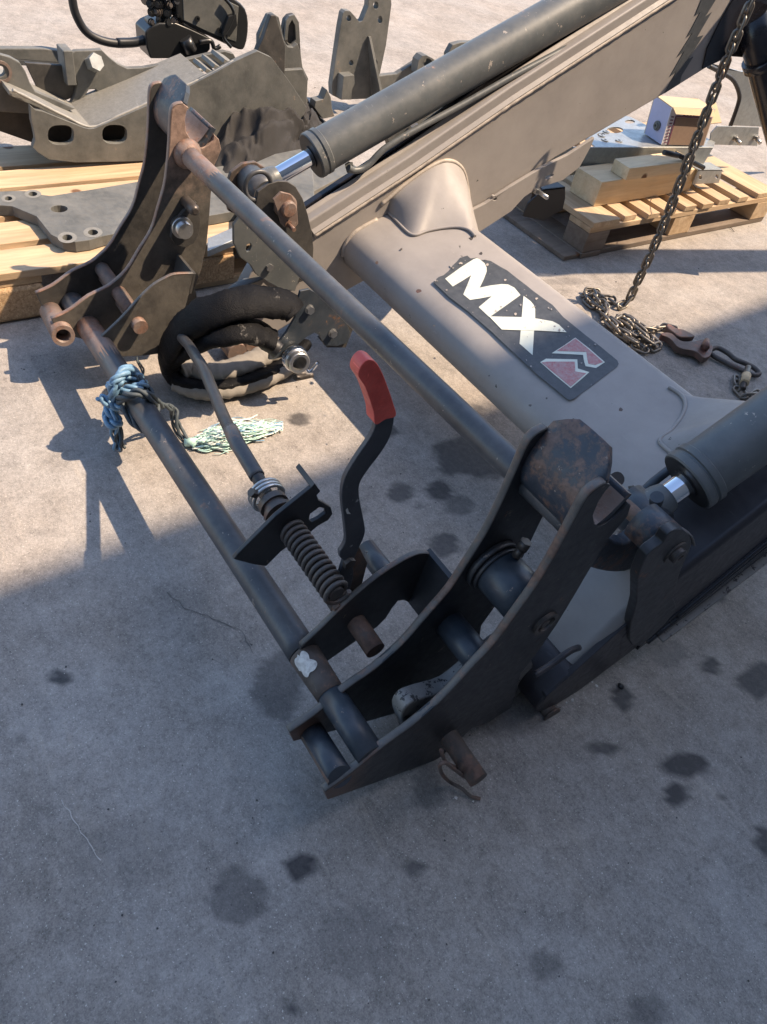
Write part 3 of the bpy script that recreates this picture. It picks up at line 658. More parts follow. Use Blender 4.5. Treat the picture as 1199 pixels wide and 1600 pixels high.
mb = MB(); mb.prism(smooth_path([V(AO_N + .003, y, z) for y, z in [(.80, .09), (.845, .135), (.88, .12), (.92, .03), (.88, .012), (.82, .02), (.795, .05)]], 4, True), (-.10, 0, 0)); link('nose_shade_skin', mb, 'armshade', armN, .006)  # dark skin, shade painted onto the arm's nose
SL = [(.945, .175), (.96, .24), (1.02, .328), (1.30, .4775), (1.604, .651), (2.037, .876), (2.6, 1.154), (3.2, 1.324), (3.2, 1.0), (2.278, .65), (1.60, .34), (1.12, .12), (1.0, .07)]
mb = MB(); mb.prism([V(AO_N + .005, y, z) for y, z in SL], (-.138, 0, 0)); link('upper_shade_skin', mb, 'armshade', armN, .016, seg=4)  # dark skin painting the shade beneath the cylinder
# bottom flange on the near arm
BOT = [(1.40, .205), (1.60, .30), (1.863, .446), (2.278, .616), (2.55, .738), (3.2, .98)]
strip([(1.12, .082), (1.20, .115), (1.40, .205), (1.60, .30), (1.863, .446), (2.278, .616)], AO_N - .03, .052, .008, -.016, 'bottom_flange', 'tipaint', armN)
# ribbed glossy strip on the near outer face
def on_arm(y, off, X=AO_N + .0085):   # offset above the bottom line
    pts = [(.92, .006)] + [(1.03, .045), (1.20, .115), (1.40, .205), (1.60, .30), (1.863, .446), (2.278, .616)]
    for i in range(len(pts) - 1):
        if pts[i][0] <= y <= pts[i + 1][0]:
            g = (y - pts[i][0]) / (pts[i + 1][0] - pts[i][0]); return V(X, y, lerp(pts[i][1], pts[i + 1][1], g) + off)
    return V(X, y, pts[-1][1] + off)
mb = MB(); lo_ = [on_arm(1.06 + .05 * i, .012) for i in range(20)]; hi_ = [on_arm(1.06 + .05 * i, .012 + .115 * min(1, .25 + i * .12)) for i in range(20)]
mb.prism(lo_ + hi_[::-1], (-.006, 0, 0)); gs = link('side_strip', mb, 'gloss', armN, .001, label='ribbed glossy black strip on the outer side of the near arm')
for q, (o0, y0) in enumerate([(.03, 1.08), (.048, 1.10), (.062, 1.13), (.08, 1.16), (.105, 1.14)]):
    mb = MB(); mb.tube(smooth_path([on_arm(y0 + .08 * i, .014 + (o0 - .014) * min(1, .35 + i * .25)) for i in range(11)], 4), .0055, 10); link('rib', mb, 'gloss', gs)
mb = MB(); mb.tube(smooth_path([PX(835, 1055, AO_N), PX(860, 1040, AO_N), PX(890, 1018, AO_N), PX(905, 1012, AO_N)], 4), .006, 8); link('weld_bead', mb, 'armshade', armN)
# pivot end of the near arm
a = PX(862, 1116, AO_N + .012); mb = MB(); mb.tube([a + V(-.03, 0, 0), a], .016, 16); mb.tube([a, a + V(.004, 0, 0)], .020, 16); link('pivot_pin', mb, 'rust', armN)
# dark knee plate of the far arm and zig-zag stripe
mb = MB(); KN = [(1150, -6), (1126, 35), (1106, 76), (1099, 108), (1141, 88), (1166, 90), (1199, 96), (1330, 120), (1400, -60), (1199, -160)]
mb.prism([PX(x, y, AI_F + .006) for x, y in KN], (-.005, 0, 0)); link('knee_plate', mb, 'farblack' if 0 else 'gloss', armF, .001)
ZZ = [(1100, -8), (1087, 24), (1095, 19), (1074, 58), (1083, 51), (1059, 89), (1070, 80), (1048, 119), (1058, 112), (1039, 146), (1063, 131), (1066, 118), (1084, 89), (1076, 93), (1100, 55), (1090, 58), (1113, 19), (1103, 26), (1124, -8)]
mb = MB(); mb.prism([PX(x, y, AI_F + .0018) for x, y in ZZ], (-.0014, 0, 0)); link('zigzag_stripe', mb, 'decal', armF)
# unseen beam added above the frame to cast the ground shadow band
def unshadow(X, Y, z): return V(X + .37 * z, Y + .68 * z, z)
mb = MB(); q0 = [unshadow(-1.93, 1.83, 1.45), unshadow(-1.47, 3.40, 1.62), unshadow(-1.33, 3.26, 1.62), unshadow(-1.735, 1.83, 1.45)]
mb.prism(q0, (0, 0, -.05)); link('unseen_shadow_beam', mb, 'taupe', LD, .004)
mb = MB(); mb.tube(smooth_path([unshadow(-1.70, 1.95, 1.42), unshadow(-1.655, 2.05, 1.40), unshadow(-1.63, 2.2, 1.42), unshadow(-1.60, 2.33, 1.44), unshadow(-1.565, 2.45, 1.44), unshadow(-1.55, 2.6, 1.46)], 5), .006, 8); link('hydraulic_pipe', mb, 'rubber', LD)
# parking stand
mb = MB(); a = PX(1190, 88, AI_F + .05); bb = PX(1240, 285, AI_F + .22); bb = a + (bb - a) * 1.12
mb.tube([a + (a - bb) * .25, a, a.lerp(bb, .5), bb], .05, 24); mb.tube([a + (bb - a) * .0, a + (bb - a) * .05], .06, 24); link('parking_stand', mb, 'gloss', LD)

# ------------------------------------------------------------------ cross beam between the arms
BP = [(1.128, .235), (1.127, .258), (1.136, .281), (1.155, .300), (1.18, .313), (1.225, .330), (1.40, .3725), (1.418, .371), (1.43, .355), (1.432, .335), (1.40, .285), (1.34, .24), (1.20, .195), (1.15, .200)]
XB0, XB1 = AI_F + .001, AI_N - .001
Q = smooth_path([V(0, y, z) for y, z in BP[:6]], 3) + [V(0, *BP[6])] + smooth_path([V(0, y, z) for y, z in BP[6:] + [BP[0]]], 3)[1:-1]
mb = MB(); nq = len(Q); ns = 2
mb.add([V(X, p.y, p.z) for X in (XB0, XB1) for p in Q], [(j, (j + 1) % nq, nq + (j + 1) % nq, nq + j) for j in range(nq)], True)
beam = link('cross_beam', mb, 'taupe', LD, label='taupe box beam joining the two arms, with a big MX sticker')
me = beam.data
b0 = V(0, *BP[5]); b1 = V(0, *BP[6]); bn = _n(V(0, -(b1.z - b0.z), b1.y - b0.y)); bpl = V(-1, b0.y, b0.z)
def onbeam(x, y, h=.0): return PP(x, y, bpl + bn * h, bn)
# gusset sleeves
arms_px = [(596, 320), (628, 292), (655, 272), (672, 261), (686, 254), (700, 251), (715, 256), (727, 273), (735, 320), (744, 366)]
seam_px = [(597, 322), (618, 343), (638, 363), (650, 367), (668, 361), (695, 356), (717, 355), (730, 358), (738, 363), (743, 369)]
A_ = smooth_path([PX(x, y, AI_F + .002) for x, y in arms_px], 5); B_ = smooth_path([onbeam(x, y, .0035) for x, y in seam_px], 5)
def sleeve(A, B, par, nm='gusset'):
    mb = MB(); m = 10; n = len(A); vs = []
    for i in range(m + 1):
        t = i / m; tt = t
        for j in range(n):
            C = V(B[j].x, lerp(B[j].y, A[j].y, .75), lerp(B[j].z, A[j].z, .62)); C = C.lerp(A[j].lerp(B[j], .5), .72 if 0 < j < n - 1 else 1); p = A[j] * (1 - t) ** 2 + C * 2 * t * (1 - t) + B[j] * t * t; vs.append(p)
    mb.add(vs, [(i * n + j, i * n + j + 1, (i + 1) * n + j + 1, (i + 1) * n + j) for i in range(m) for j in range(n - 1)], True)
    o_ = link(nm, mb, 'taupe', par)
    mb = MB(); mb.tube(B, .0042, 8); link('weld_bead', mb, 'taupe', par)
    mb = MB(); mb.tube(A, .006, 8); link('weld_bead', mb, 'weld', par)
    return o_
sleeve(A_, B_, beam)
mx = lambda p: V(AI_F + AI_N - p.x, p.y, p.z)
sleeve([mx(p) for p in A_], [mx(p) for p in B_], beam)
mb = MB(); mb.tube(smooth_path([V(AI_F + .003, y, z) for y, z in BP[:6]], 4), .006, 8); link('weld_bead', mb, 'weld', beam)
# sticker, flat print on the beam
def zpx(pts, s=3.526, ox=660, oy=380): return [(ox + x / s, oy + y / s) for x, y in pts]
def sticker(nm, pts, h, mat, par, label=None, rough_=0):
    P = [onbeam(x, y, h) for x, y in zpx(pts)]
    mb = MB(); mb.prism(P, bn * -.0004); return link(nm, mb, mat, par, label=label)
DO = [(62, 214), (92, 186), (120, 176), (150, 150), (170, 122), (196, 98), (210, 80), (250, 68), (268, 84), (300, 80), (318, 92), (350, 92), (380, 98), (430, 128), (470, 150), (520, 190), (575, 232), (620, 268), (680, 312), (720, 340), (780, 408), (830, 448), (900, 505), (985, 570), (1076, 645), (1084, 664), (1076, 680), (945, 780), (840, 856), (818, 864), (800, 858), (740, 808), (640, 728), (500, 598), (380, 484), (250, 372), (150, 296), (100, 248)]
dk = sticker('sticker', DO, .0012, 'decal', beam, 'slate sticker reading MX with a faded red mark')
sticker('letter_m', [(128, 195), (215, 132), (285, 88), (302, 82), (318, 88), (345, 110), (356, 132), (357, 155), (340, 200), (318, 245), (380, 232), (440, 225), (475, 227), (510, 245), (543, 285), (460, 345), (372, 407), (313, 352), (385, 292), (320, 304), (265, 312), (228, 282), (250, 230), (272, 175), (225, 205), (170, 238)], .0020, 'dwhite', dk)
sticker('letter_x_stroke', [(560, 290), (600, 320), (616, 340), (624, 362), (624, 420), (618, 480), (610, 616), (575, 585), (538, 553), (545, 475), (550, 405)], .0020, 'dwhite', dk)
sticker('letter_x_stroke', [(370, 403), (460, 405), (550, 407), (640, 416), (720, 430), (755, 448), (797, 490), (640, 481), (540, 479), (440, 475)], .0026, 'dwhite', dk)
sticker('mark_border', [(845, 520), (925, 582), (1008, 655), (960, 687), (902, 677), (893, 648), (888, 615), (715, 606), (780, 565)], .0020, 'dwhite', dk)
sticker('mark_border', [(652, 655), (684, 636), (856, 640), (859, 690), (922, 710), (880, 748), (820, 798), (730, 724)], .0020, 'dwhite', dk)
sticker('mark_red', [(845, 524), (920, 585), (998, 654), (955, 670), (918, 664), (912, 640), (906, 598), (742, 593), (790, 562)], .0026, 'dred', dk)
sticker('mark_red', [(660, 657), (690, 652), (842, 652), (845, 706), (905, 716), (872, 744), (820, 790), (738, 722)], .0026, 'dred', dk)
rs_ = random.Random(21)
for i in range(46):
    if i < 30:
        t = rs_.random(); e_ = rs_.choice([((80, 214), (800, 840)), ((330, 96), (1060, 640)), ((80, 200), (240, 80)), ((640, 420), (820, 520))]); x = lerp(e_[0][0], e_[1][0], t) + rs_.uniform(-10, 16); y = lerp(e_[0][1], e_[1][1], t) + rs_.uniform(-14, 8)
    else: x, y = rs_.uniform(330, 900), rs_.uniform(200, 700)
    if i >= 30 and not (abs((y - 200) - (x - 330) * .72) < 120): continue
    r = rs_.uniform(2, 8.5); P = [onbeam(*zpx([(x + math.cos(a * .9) * r * rs_.uniform(.4, 1.3), y + math.sin(a * .9) * r * rs_.uniform(.4, 1.1))])[0], .0030) for a in range(7)]
    mb = MB(); mb.prism(P, bn * -.0003); link('sticker_scuff', mb, 'taupe' if i % 3 else 'weld', beam)
# chips in the paint (dark spots, each its own flake)
for (x, y) in [(628, 389), (745, 405), (679, 509), (765, 587), (829, 633), (855, 622), (680, 560), (752, 396), (590, 410), (905, 560), (970, 640), (655, 455), (737, 372), (869, 660), (897, 655)]:
    r = random.uniform(1.2, 3.8); P = [onbeam(x + math.cos(a * .785) * r * random.uniform(.6, 1.3), y + math.sin(a * .785) * r * random.uniform(.5, 1.1), .0006) for a in range(8)]
    mb = MB(); mb.prism(P, bn * -.0003); link('paint_chip', mb, 'darksteel', beam)

# ------------------------------------------------------------------ tilt cylinders with rod ends and linkage
def cylinder(a, b, L0, X_side, part_name='tilt_cylinder'):
    """a = rod eye centre, axis towards b"""
    a = Vector(a); b = Vector(b); t = _n(b - a)
    g = a + t * L0
    mb = MB(); mb.rings(g, t, [(0, .0), (0, .0555), (.003, .0575), (.016, .0575), (.018, .0545), (.021, .0545), (.023, .0575), (.034, .0575), (.037, .0535), (2.2, .0535)], 40)
    cy = link(part_name, mb, 'cyl', LD)
    mb = MB(); mb.rings(g, t, [(-.004, .0), (-.004, .0265), (-.001, .0265), (-.001, .030), (-.001, .053)], 32); link('gland_seal', mb, 'rubber', cy)
    mb = MB(); mb.rings(a, t, [(.045, .0), (.045, .0215), (L0, .0215)], 32); link('chrome_rod', mb, 'chrome', cy)
    mb = MB(); mb.rings(a, t, [(.02, .034), (.045, .030), (.058, .026), (.060, .024), (.060, 0)], 28); link('rod_neck', mb, 'cyl', cy)
    return cy, t
# far
eyeF = V(-1.69, *PX(404, 292, -1.69).yz); bF = V(-1.69, *PX(800, 66, -1.69).yz)
cF, tF_ = cylinder(eyeF, bF, (V(-1.69, *PX(490, 256, -1.69).yz) - eyeF).length, 0)
mb = MB(); mb.tube([eyeF + V(-.045, 0, 0), eyeF, eyeF + V(.05, 0, 0)], .037, 28); link('rod_eye', mb, 'tube', cF)
pp = [(545, 262), (553, 266), (566, 264), (578, 256), (590, 243), (606, 229), (640, 208), (720, 165), (800, 120), (880, 78), (960, 35), (1060, -25)]
mb = MB(); mb.tube(smooth_path([PX(x, y, -1.64) for x, y in pp], 6), .0085, 12); link('oil_pipe', mb, 'cyl', cF)
mb = MB(); mb.hexbolt(PX(546, 257, -1.65), (0, .4, -.8), .012, .018); link('pipe_fitting', mb, 'cyl', cF)
# near
eyeN = V(-.42, *PX(1000, 806, -.42).yz); bN = V(-.40, *PX(1199, 664, -.40).yz); gN = V(-.405, *PX(1078, 759, -.405).yz)
cN, tN_ = cylinder(eyeN, bN, (gN - eyeN).length, 0)
mb = MB(); mb.tube([eyeN + V(-.035, 0, 0), eyeN, eyeN + V(.038, 0, 0)], .040, 30); ey = link('rod_eye', mb, 'blue', cN)
mb = MB(); mb.tube([eyeN + V(.038, 0, 0), eyeN + V(.043, 0, 0)], .034, 30); link('eye_seal', mb, 'rubber', ey)
mb = MB(); g = PX(1030, 781, -.40); mb.tube([g + V(0, -.004, -.004), g + V(0, -.012, .012)], .011, 16); link('lock_screw', mb, 'blue', cN)
mb = MB(); mb.tube(smooth_path([PX(x, y, -.47) for x, y in [(985, 775), (1005, 768), (1022, 753), (1045, 735), (1075, 712)]], 4), .0085, 12); link('oil_pipe', mb, 'blue', cN)
mb = MB(); mb.tube([PX(957, 752, -.47), PX(966, 748, -.46)], .012, 14); mb.tube([PX(985, 772, -.46), PX(994, 770, -.455)], .014, 14); link('pipe_stub', mb, 'rubber', cN, kind='stuff')
# near link arm (S shape), its fork and the clevis plate on the arm
LK = [(880, 890), (905, 880), (925, 888), (950, 894), (975, 894), (998, 884), (1012, 868), (1030, 845), (1046, 832), (1054, 815), (1046, 806), (1030, 806), (1010, 822), (998, 838), (982, 850), (964, 848), (952, 838), (935, 830), (905, 850)]
mb = MB(); mb.prism(smooth_path([PX(x, y, -.385) for x, y in LK], 2, True), (-.026, 0, 0)); lk = link('tilt_link', mb, 'seatpaint', LD, .005, seg=3)
CL = [(1037, 848), (1044, 836), (1056, 828), (1068, 828), (1078, 836), (1082, 848), (1078, 862), (1070, 880), (1062, 900), (1057, 922), (1053, 935), (1058, 950), (1040, 975), (1000, 1010), (985, 1000), (988, 970), (996, 940), (997, 905), (1004, 885), (1012, 868), (1026, 856)]
mb = MB(); mb.prism(smooth_path([PX(x, y, AO_N + .012) for x, y in CL], 2, True), (-.018, 0, 0)); cl = link('clevis_plate', mb, 'black', LD, .0025)
hb_ = PX(1054, 860, AO_N + .012); mb = MB(); mb.tube([V(-.384, hb_.y, hb_.z), V(-.36, hb_.y, hb_.z), V(AO_N - .008, hb_.y, hb_.z)], .034, 28); link('link_eye', mb, 'seatpaint', LD)
mb = MB(); mb.tube(smooth_path([PX(x, y, AO_N + .004) for x, y in [(1012, 868), (1026, 856), (1037, 848), (1044, 836), (1056, 828), (1068, 828), (1078, 836), (1082, 848)]], 3), .0075, 8, flat=.35); link('worn_edge', mb, 'edge', cl)
c_ = PX(1054, 862, AO_N + .011); mb = MB(); mb.rings(c_, (1, 0, 0), [(0, .022), (.004, .022), (.004, .014), (.012, .014), (.014, .011), (.014, .006), (.009, .005), (.009, 0)], 24); link('pin_head', mb, 'darksteel', cl)
mb = MB(); mb.tube([c_ + V(-.11, 0, 0), c_], .013, 16); link('clevis_pin', mb, 'rust', cl)
# far clevis: side cheek plates, ring and pin
CH = [(404, 300), (420, 288), (436, 283), (450, 284), (463, 292), (474, 310), (482, 335), (488, 362), (491, 388), (489, 420), (474, 440), (448, 446), (420, 420), (398, 380), (398, 330)]
ch = plate('clevis_plate', CH, AI_F + .012, .012, 'farblack', LD, .002)
CH2 = [(352, 300), (362, 270), (380, 256), (400, 253), (418, 264), (425, 285), (410, 330), (380, 340), (358, 330)]
plate('clevis_plate', CH2, -1.74, .012, 'rust', LD, .002)
c_ = PX(446, 321, AI_F + .014); mb = MB(); mb.rings(c_, (1, 0, 0), [(-.01, .030), (.008, .030), (.010, .026), (.010, .0205), (.024, .0205), (.027, .017), (.027, 0)], 28); link('pin_head', mb, 'rustlight', ch)
mb = MB(); mb.prism([PX(x, y, AI_F + .030) for x, y in [(428, 312), (440, 300), (456, 304), (465, 322), (467, 350), (460, 358), (452, 346), (446, 356), (440, 350), (436, 335)]], (-.007, 0, 0)); link('pin_keeper', mb, 'rustlight', ch, .0015)
c_ = PX(451, 350, AI_F + .03); mb = MB(); mb.hexbolt(c_ + V(-.006, 0, 0), (1, 0, 0), .010, .008, .030, .0055); link('keeper_bolt', mb, 'rustlight', ch)
mb = MB(); mb.tube([eyeF + V(.05, 0, 0), c_ + V(-.03, -.02, .03)], .020, 18); link('clevis_pin', mb, 'tube', ch)
rg = [PX(x, y, -1.615) for x, y in [(384, 288), (394, 272), (410, 268), (421, 276), (424, 292), (412, 306), (396, 312), (386, 304)]]
mb = MB(); mb.tube(smooth_path(rg, 4, True), .006, 10, closed=True, up=(1, 0, 0)); link('retaining_ring', mb, 'tube', cF)
# blue grey linkage plates in front of the far arm
LPt = [(366, 352), (366, 380), (376, 402), (392, 414), (400, 428), (418, 440), (440, 452), (462, 455), (470, 430), (450, 400), (420, 360), (400, 335), (380, 332)]
l1 = plate('linkage_plate', LPt, -1.575, .010, 'cyl', LD, .0015, holes=[[(385, 390), (387, 382), (392, 380), (394, 385), (391, 392), (387, 394)]])
mb = MB(); mb.hexbolt(PX(421, 417, -1.575), (1, 0, 0), .010, .008); link('bolt', mb, 'steel', l1)
# hose coupler bracket
HB = [(470, 455), (484, 452), (502, 462), (520, 480), (541, 502), (548, 520), (545, 535), (528, 541), (508, 540), (500, 524), (492, 520), (478, 528), (464, 541), (450, 556), (428, 562), (421, 562), (422, 552), (448, 520), (462, 496), (464, 478)]
XH = -1.38
hb = plate('coupler_bracket', HB, XH, .007, 'blue', LD, .001)
for p in ((484, 483), (520, 520)): 
    mb = MB(); mb.rings(PX(*p, XH), (1, 0, 0), [(0, .0125), (.0015, .0125), (.0015, .009)], 16); mb.hexbolt(PX(*p, XH) + V(.001, 0, 0), (1, 0, 0), .0105, .009); link('bolt', mb, 'steel', hb)
mb = MB(); mb.prism([PX(x, y, XH - .008) for x, y in [(500, 530), (545, 490), (552, 515), (541, 543), (512, 543)]], (-.012, 0, 0)); link('backing_tab', mb, 'farblack', hb)
cc = PX(452, 549, XH - .02); ca = _n(PX(470, 569, XH + .055) - cc)
mb = MB(); mb.rings(cc, ca, [(0, 0), (0, .024), (.03, .024), (.03, .031), (.054, .031), (.058, .028), (.072, .028), (.074, .026), (.074, .0185), (.03, .0175), (.03, 0)], 28); cp = link('hose_coupler', mb, 'steel', hb)
for d_ in (.036, .045): 
    mb = MB(); mb.rings(cc, ca, [(d_, .0312), (d_ + .001, .0338), (d_ + .005, .0338), (d_ + .006, .0312)], 24); link('lock_ring', mb, 'chrome', cp)
mb = MB(); e = PX(476, 574, XH + .05); f0 = PX(488, 578, XH + .055); f1 = PX(498, 566, XH + .06); mb.tube(smooth_path([e, e.lerp(f0, .5) + V(0, 0, -.01), f0, f1], 4), [.006] * 4 + [.0065] * 4 + [.005] * 5, 10); link('release_tab', mb, 'chrome', cp)
mb = MB(); mb.tube(smooth_path([PX(462, 590, XH + .03), PX(468, 590, XH + .03), PX(490, 585, XH + .04)], 3), .008, 8); link('drain_lip', mb, 'darksteel', cp)
# rusty pivot behind the hoses
mb = MB(); c_ = PX(372, 552, -1.56); mb.tube([c_ + V(-.06, 0, 0), c_], .028, 18); mb.tube([c_ + V(-.06, .06, .0), c_ + V(-.02, .06, .0)], .024, 18); mb.tube([c_ + V(-.03, .11, .01), c_ + V(.0, .11, .01)], .02, 18); link('pivot_joint', mb, 'rustlight', LD)

# ------------------------------------------------------------------ sleeved hydraulic hoses, rope, chain
HS = thing('hydraulic_hose', 'loop of hydraulic hoses in scuffed black fabric sleeve lying beside the far carrier plates', 'hose', PZ(330, 600))
def sleeve_tube(pts, r, nm, mat, flat=.6, seed=0, n=8):
    P = smooth_path([PZ(x, y, z) for x, y, z in pts], n); mb = MB()
    def rf(i, j): return 1 + .16 * noise.noise(V(i * .33, j * .5, seed)) + .10 * noise.noise(V(i * .9, j * .9, seed + 5))
    # cross sections with closed noise
    def rf2(i, j):
        if mat == 'greysleeve': a = 2 * math.pi * j / 18; return 1 + .045 * math.sin(i * 1.9 + math.cos(a)) + .12 * noise.noise(V(i * .5, math.cos(a) * 2, math.sin(a) * 2 + seed))
        a = 0
    def rf3(i, j):
        a = 2 * math.pi * j / 18; return 1 + .14 * noise.noise(V(i * .22, math.cos(a) * 1.3, math.sin(a) * 1.3 + seed)) + .10 * (1 - abs(noise.noise(V(i * .45, a * .8, seed + 2))) * 3) * .5 + .04 * noise.noise(V(i * .9, math.cos(a) * 2.5, math.sin(a) * 2.5 + seed))
    mb.tube(P, r, 18, flat=flat, rf=rf2 if mat == 'greysleeve' else rf3); return link(nm, mb, mat, HS)
sleeve_tube([(462, 490, .27), (450, 478, .285), (420, 472, .30), (385, 473, .31), (345, 482, .30), (310, 497, .27), (285, 515, .22), (268, 540, .15), (262, 565, .08), (272, 588, .04), (290, 600, .028), (330, 606, .024), (370, 600, .024), (415, 585, .024), (450, 560, .024), (470, 540, .03)], .041, 'outer_sleeve', 'sleeve', .5, 1)
sleeve_tube([(428, 532, .22), (405, 520, .24), (380, 516, .26), (345, 520, .25), (310, 532, .20), (285, 548, .13), (275, 566, .07), (282, 580, .05)], .041, 'inner_sleeve', 'sleeve', .5, 8)
sleeve_tube([(278, 596, .035), (300, 606, .03), (330, 610, .028), (370, 604, .028), (410, 592, .028), (448, 572, .028), (470, 555, .03)], .030, 'floor_sleeve', 'greysleeve', .7, 3)
sleeve_tube([(282, 578, .06), (300, 574, .06), (325, 582, .055), (355, 578, .055), (390, 566, .055), (420, 552, .055), (450, 540, .06)], .031, 'floor_sleeve', 'greysleeve', .7, 6)
sleeve_tube([(436, 548, .20), (425, 540, .21), (405, 525, .23)], .020, 'hose_end', 'rubber', 1, 6)
# straps of steel strip behind the hoses
mb = MB(); P = smooth_path([PX(x, y, -1.62) for x, y in [(345, 478), (362, 455), (385, 440), (405, 432), (422, 424)]], 5)
mb.tube(P, .018, 10, flat=.25); link('metal_strap', mb, 'cyl', LD)

RP = thing('rope', 'blue plastic rope knotted round the lower tube, trailing to a frayed pale green bundle', 'rope', PZ(225, 640))
def tubepx(px, py): # X of the lower tube centre nearest that pixel
    best = min(((along(LO_N, LO_F, -1.7 + i * .01)) for i in range(130)), key=lambda p: (Vector(projpx(p)) - Vector((px, py))).length); return best
def projpx(P):
    d = P - CP; x_, y_, z_ = d.dot(right), d.dot(dwn), d.dot(fwd); return (600 + FPX * x_ / z_, 800 + FPX * y_ / z_)
def strand(P, r, nm, mat, tw=2, n=6, par=None, seed=0):
    """twisted strands along a path"""
    Q = smooth_path(P, n); mb = MB(); m = len(Q)
    for s_ in range(tw):
        path = []
        for i, p in enumerate(Q):
            t = _n(Q[min(i + 1, m - 1)] - Q[max(i - 1, 0)]); u = V(0, 0, 1) if abs(t.z) < .9 else V(1, 0, 0); u = _n(u - t * u.dot(t)); w = t.cross(u)
            a = i * .35 + s_ * 2 * math.pi / tw + seed; path.append(p + (u * math.cos(a) + w * math.sin(a)) * r * .75 + V(noise.noise(p * 40 + V(s_, 0, 0)), noise.noise(p * 40 + V(0, s_, 0)), 0) * r * .5)
        mb.tube(path, r * .62, 7)
    return link(nm, mb, mat, par or RP)
tc = tubepx(205, 610)
for q, (xo, tilt, mat) in enumerate([(-.035, .03, 'ropeblue'), (-.015, .05, 'ropeblue'), (.045, -.06, 'ropedark')]):
    P = []
    for i in range(13):
        g = i / 12 * 2 * math.pi; c_ = along(LO_N, LO_F, tc.x + xo + tilt * math.sin(g)); P.append(c_ + V(0, math.cos(g), math.sin(g)) * .034)
    strand(P, .0075, 'loop', mat, 3, 5)
# flat lit band of rope and knot
K = lambda x, y, z: PZ(x, y, z)
strand([K(212, 582, .17), K(200, 578, .205), K(188, 588, .21), K(180, 604, .19), K(176, 625, .15)], .0095, 'loop', 'ropeblue', 4, 6)
strand([K(158, 620, .16), K(166, 628, .15), K(180, 634, .14), K(192, 632, .15)], .008, 'loop', 'ropeblue', 3, 6)
strand([K(186, 625, .16), K(200, 618, .19), K(220, 614, .20), K(238, 622, .18), K(252, 634, .12)], .008, 'loop', 'ropedark', 3, 6)
for q in range(4):
    strand([K(178 + q, 622, .14), K(174 + q * 2, 645, .10), K(177 + q * 3, 665, .07), K(180 + q * 3, 690, .03), K(182 + q * 4, 702, .012)], .006, 'tail', 'ropedark' if q % 2 else 'ropeblue', 2, 6, seed=q)
strand([K(166, 640, .11), K(178, 648, .115), K(186, 660, .10), K(176, 664, .10), K(167, 654, .10), K(170, 642, .11), K(184, 644, .11)], .008, 'knot', 'ropeblue', 3, 6)
strand([K(250, 632, .13), K(262, 636, .10), K(272, 640, .08), K(276, 655, .06), K(284, 675, .03), K(298, 692, .012)], .0065, 'cord', 'ropedark', 2, 6)
strand([K(262, 634, .10), K(270, 645, .07), K(272, 665, .04), K(290, 690, .012), K(305, 697, .01)], .005, 'cord', 'ropedark', 2, 6)
strand([K(214, 560, .02), K(224, 580, .04), K(222, 598, .07), K(215, 605, .10)], .004, 'cord', 'ropedark', 2, 6)
for mat, cnt, sd in (('twine', 170, 1), ('twinewhite', 80, 2), ('ropeblue', 45, 3)):
    rnd = random.Random(sd); mb = MB()
    for i in range(cnt):
        t0 = rnd.random() ** 1.3 * .6; L_ = rnd.uniform(.25, .55); sp_ = rnd.gauss(0, 1)
        pts = []
        for j in range(5):
            t = t0 + L_ * j / 4; t = min(t, 1.02); wd = (math.sin(math.pi * min(1, .12 + t * .85)) * 15 + 2)
            x = 300 + 140 * t; y = 693 - 26 * t + sp_ * wd * .55 + 8 * math.sin(j * 1.3 + i) * .5 + (5 if j == 4 else 0) * rnd.uniform(-1, 1)
            zz = .006 + max(0, 1 - abs(sp_) * .5) * .038 * math.sin(math.pi * min(1, .1 + t * .85)) * rnd.uniform(.4, 1.1)
            pts.append(PZ(x, y - zz * 150, zz))
        mb.tube(smooth_path(pts, 3), rnd.uniform(.0010, .0022), 4)
    link('frayed_bundle', mb, mat, RP, kind='stuff')
mb = MB(); c_ = PZ(299, 693, .012); mb.tube([c_ + V(-.01, -.01, 0), c_ + V(.005, .012, .004)], .011, 10); link('bundle_knot', mb, 'twine', RP)

CH_ = thing('chain', 'steel chain hanging down and piled on the concrete, with a forged hook', 'chain', PZ(975, 478))
LW, LR, LH = .020, .0048, .017   # half length of straight part etc
def chain_link_mesh():
    mb = MB(); P = []
    hl, hw = .0165, .0118
    for i in range(24):
        a = 2 * math.pi * i / 24; x = math.cos(a) * hw + (0); y = math.sin(a) * hw
        P.append(V(x, y + (hl if y > 0.0001 else -hl if y < -.0001 else 0), 0))
    mb.tube(P, .0046, 8, closed=True, up=(0, 0, 1)); me = bpy.data.meshes.new('link'); me.from_pydata(mb.v, [], mb.f)
    me.polygons.foreach_set('use_smooth', [True] * len(mb.f)); me.materials.append(MT['chain']); return me
clm = chain_link_mesh(); PITCH = .0440
def place_link(p, t, roll):
    t = _n(t); u = V(1, 0, 0) if abs(t.x) < .9 else V(0, 1, 0); u = _n(u - t * u.dot(t)); w = t.cross(u)
    x = u * math.cos(roll) + w * math.sin(roll); z = x.cross(t)
    o = bpy.data.objects.new('link', clm); COL.objects.link(o); o.parent = CH_; o.matrix_parent_inverse = Matrix.Translation(-CH_.location)
    m = Matrix((x, t, z)).transposed().to_4x4(); m.translation = p; o.matrix_world = m; o.matrix_basis = m
    return o
def chain_along(pts, n=10, start=0, jit=.25, rollbase=0):
    Q = smooth_path(pts, n); acc = 0; k2 = start; last = Q[0]; nxt = 0.0; d = 0
    for i in range(1, len(Q)):
        seg = (Q[i] - Q[i - 1]); L = seg.length
        while nxt <= d + L:
            p = Q[i - 1] + seg * ((nxt - d) / L); place_link(p, seg, rollbase + (k2 % 2) * math.pi / 2 + random.uniform(-jit, jit)); k2 += 1; nxt += PITCH * .74
        d += L
    return k2
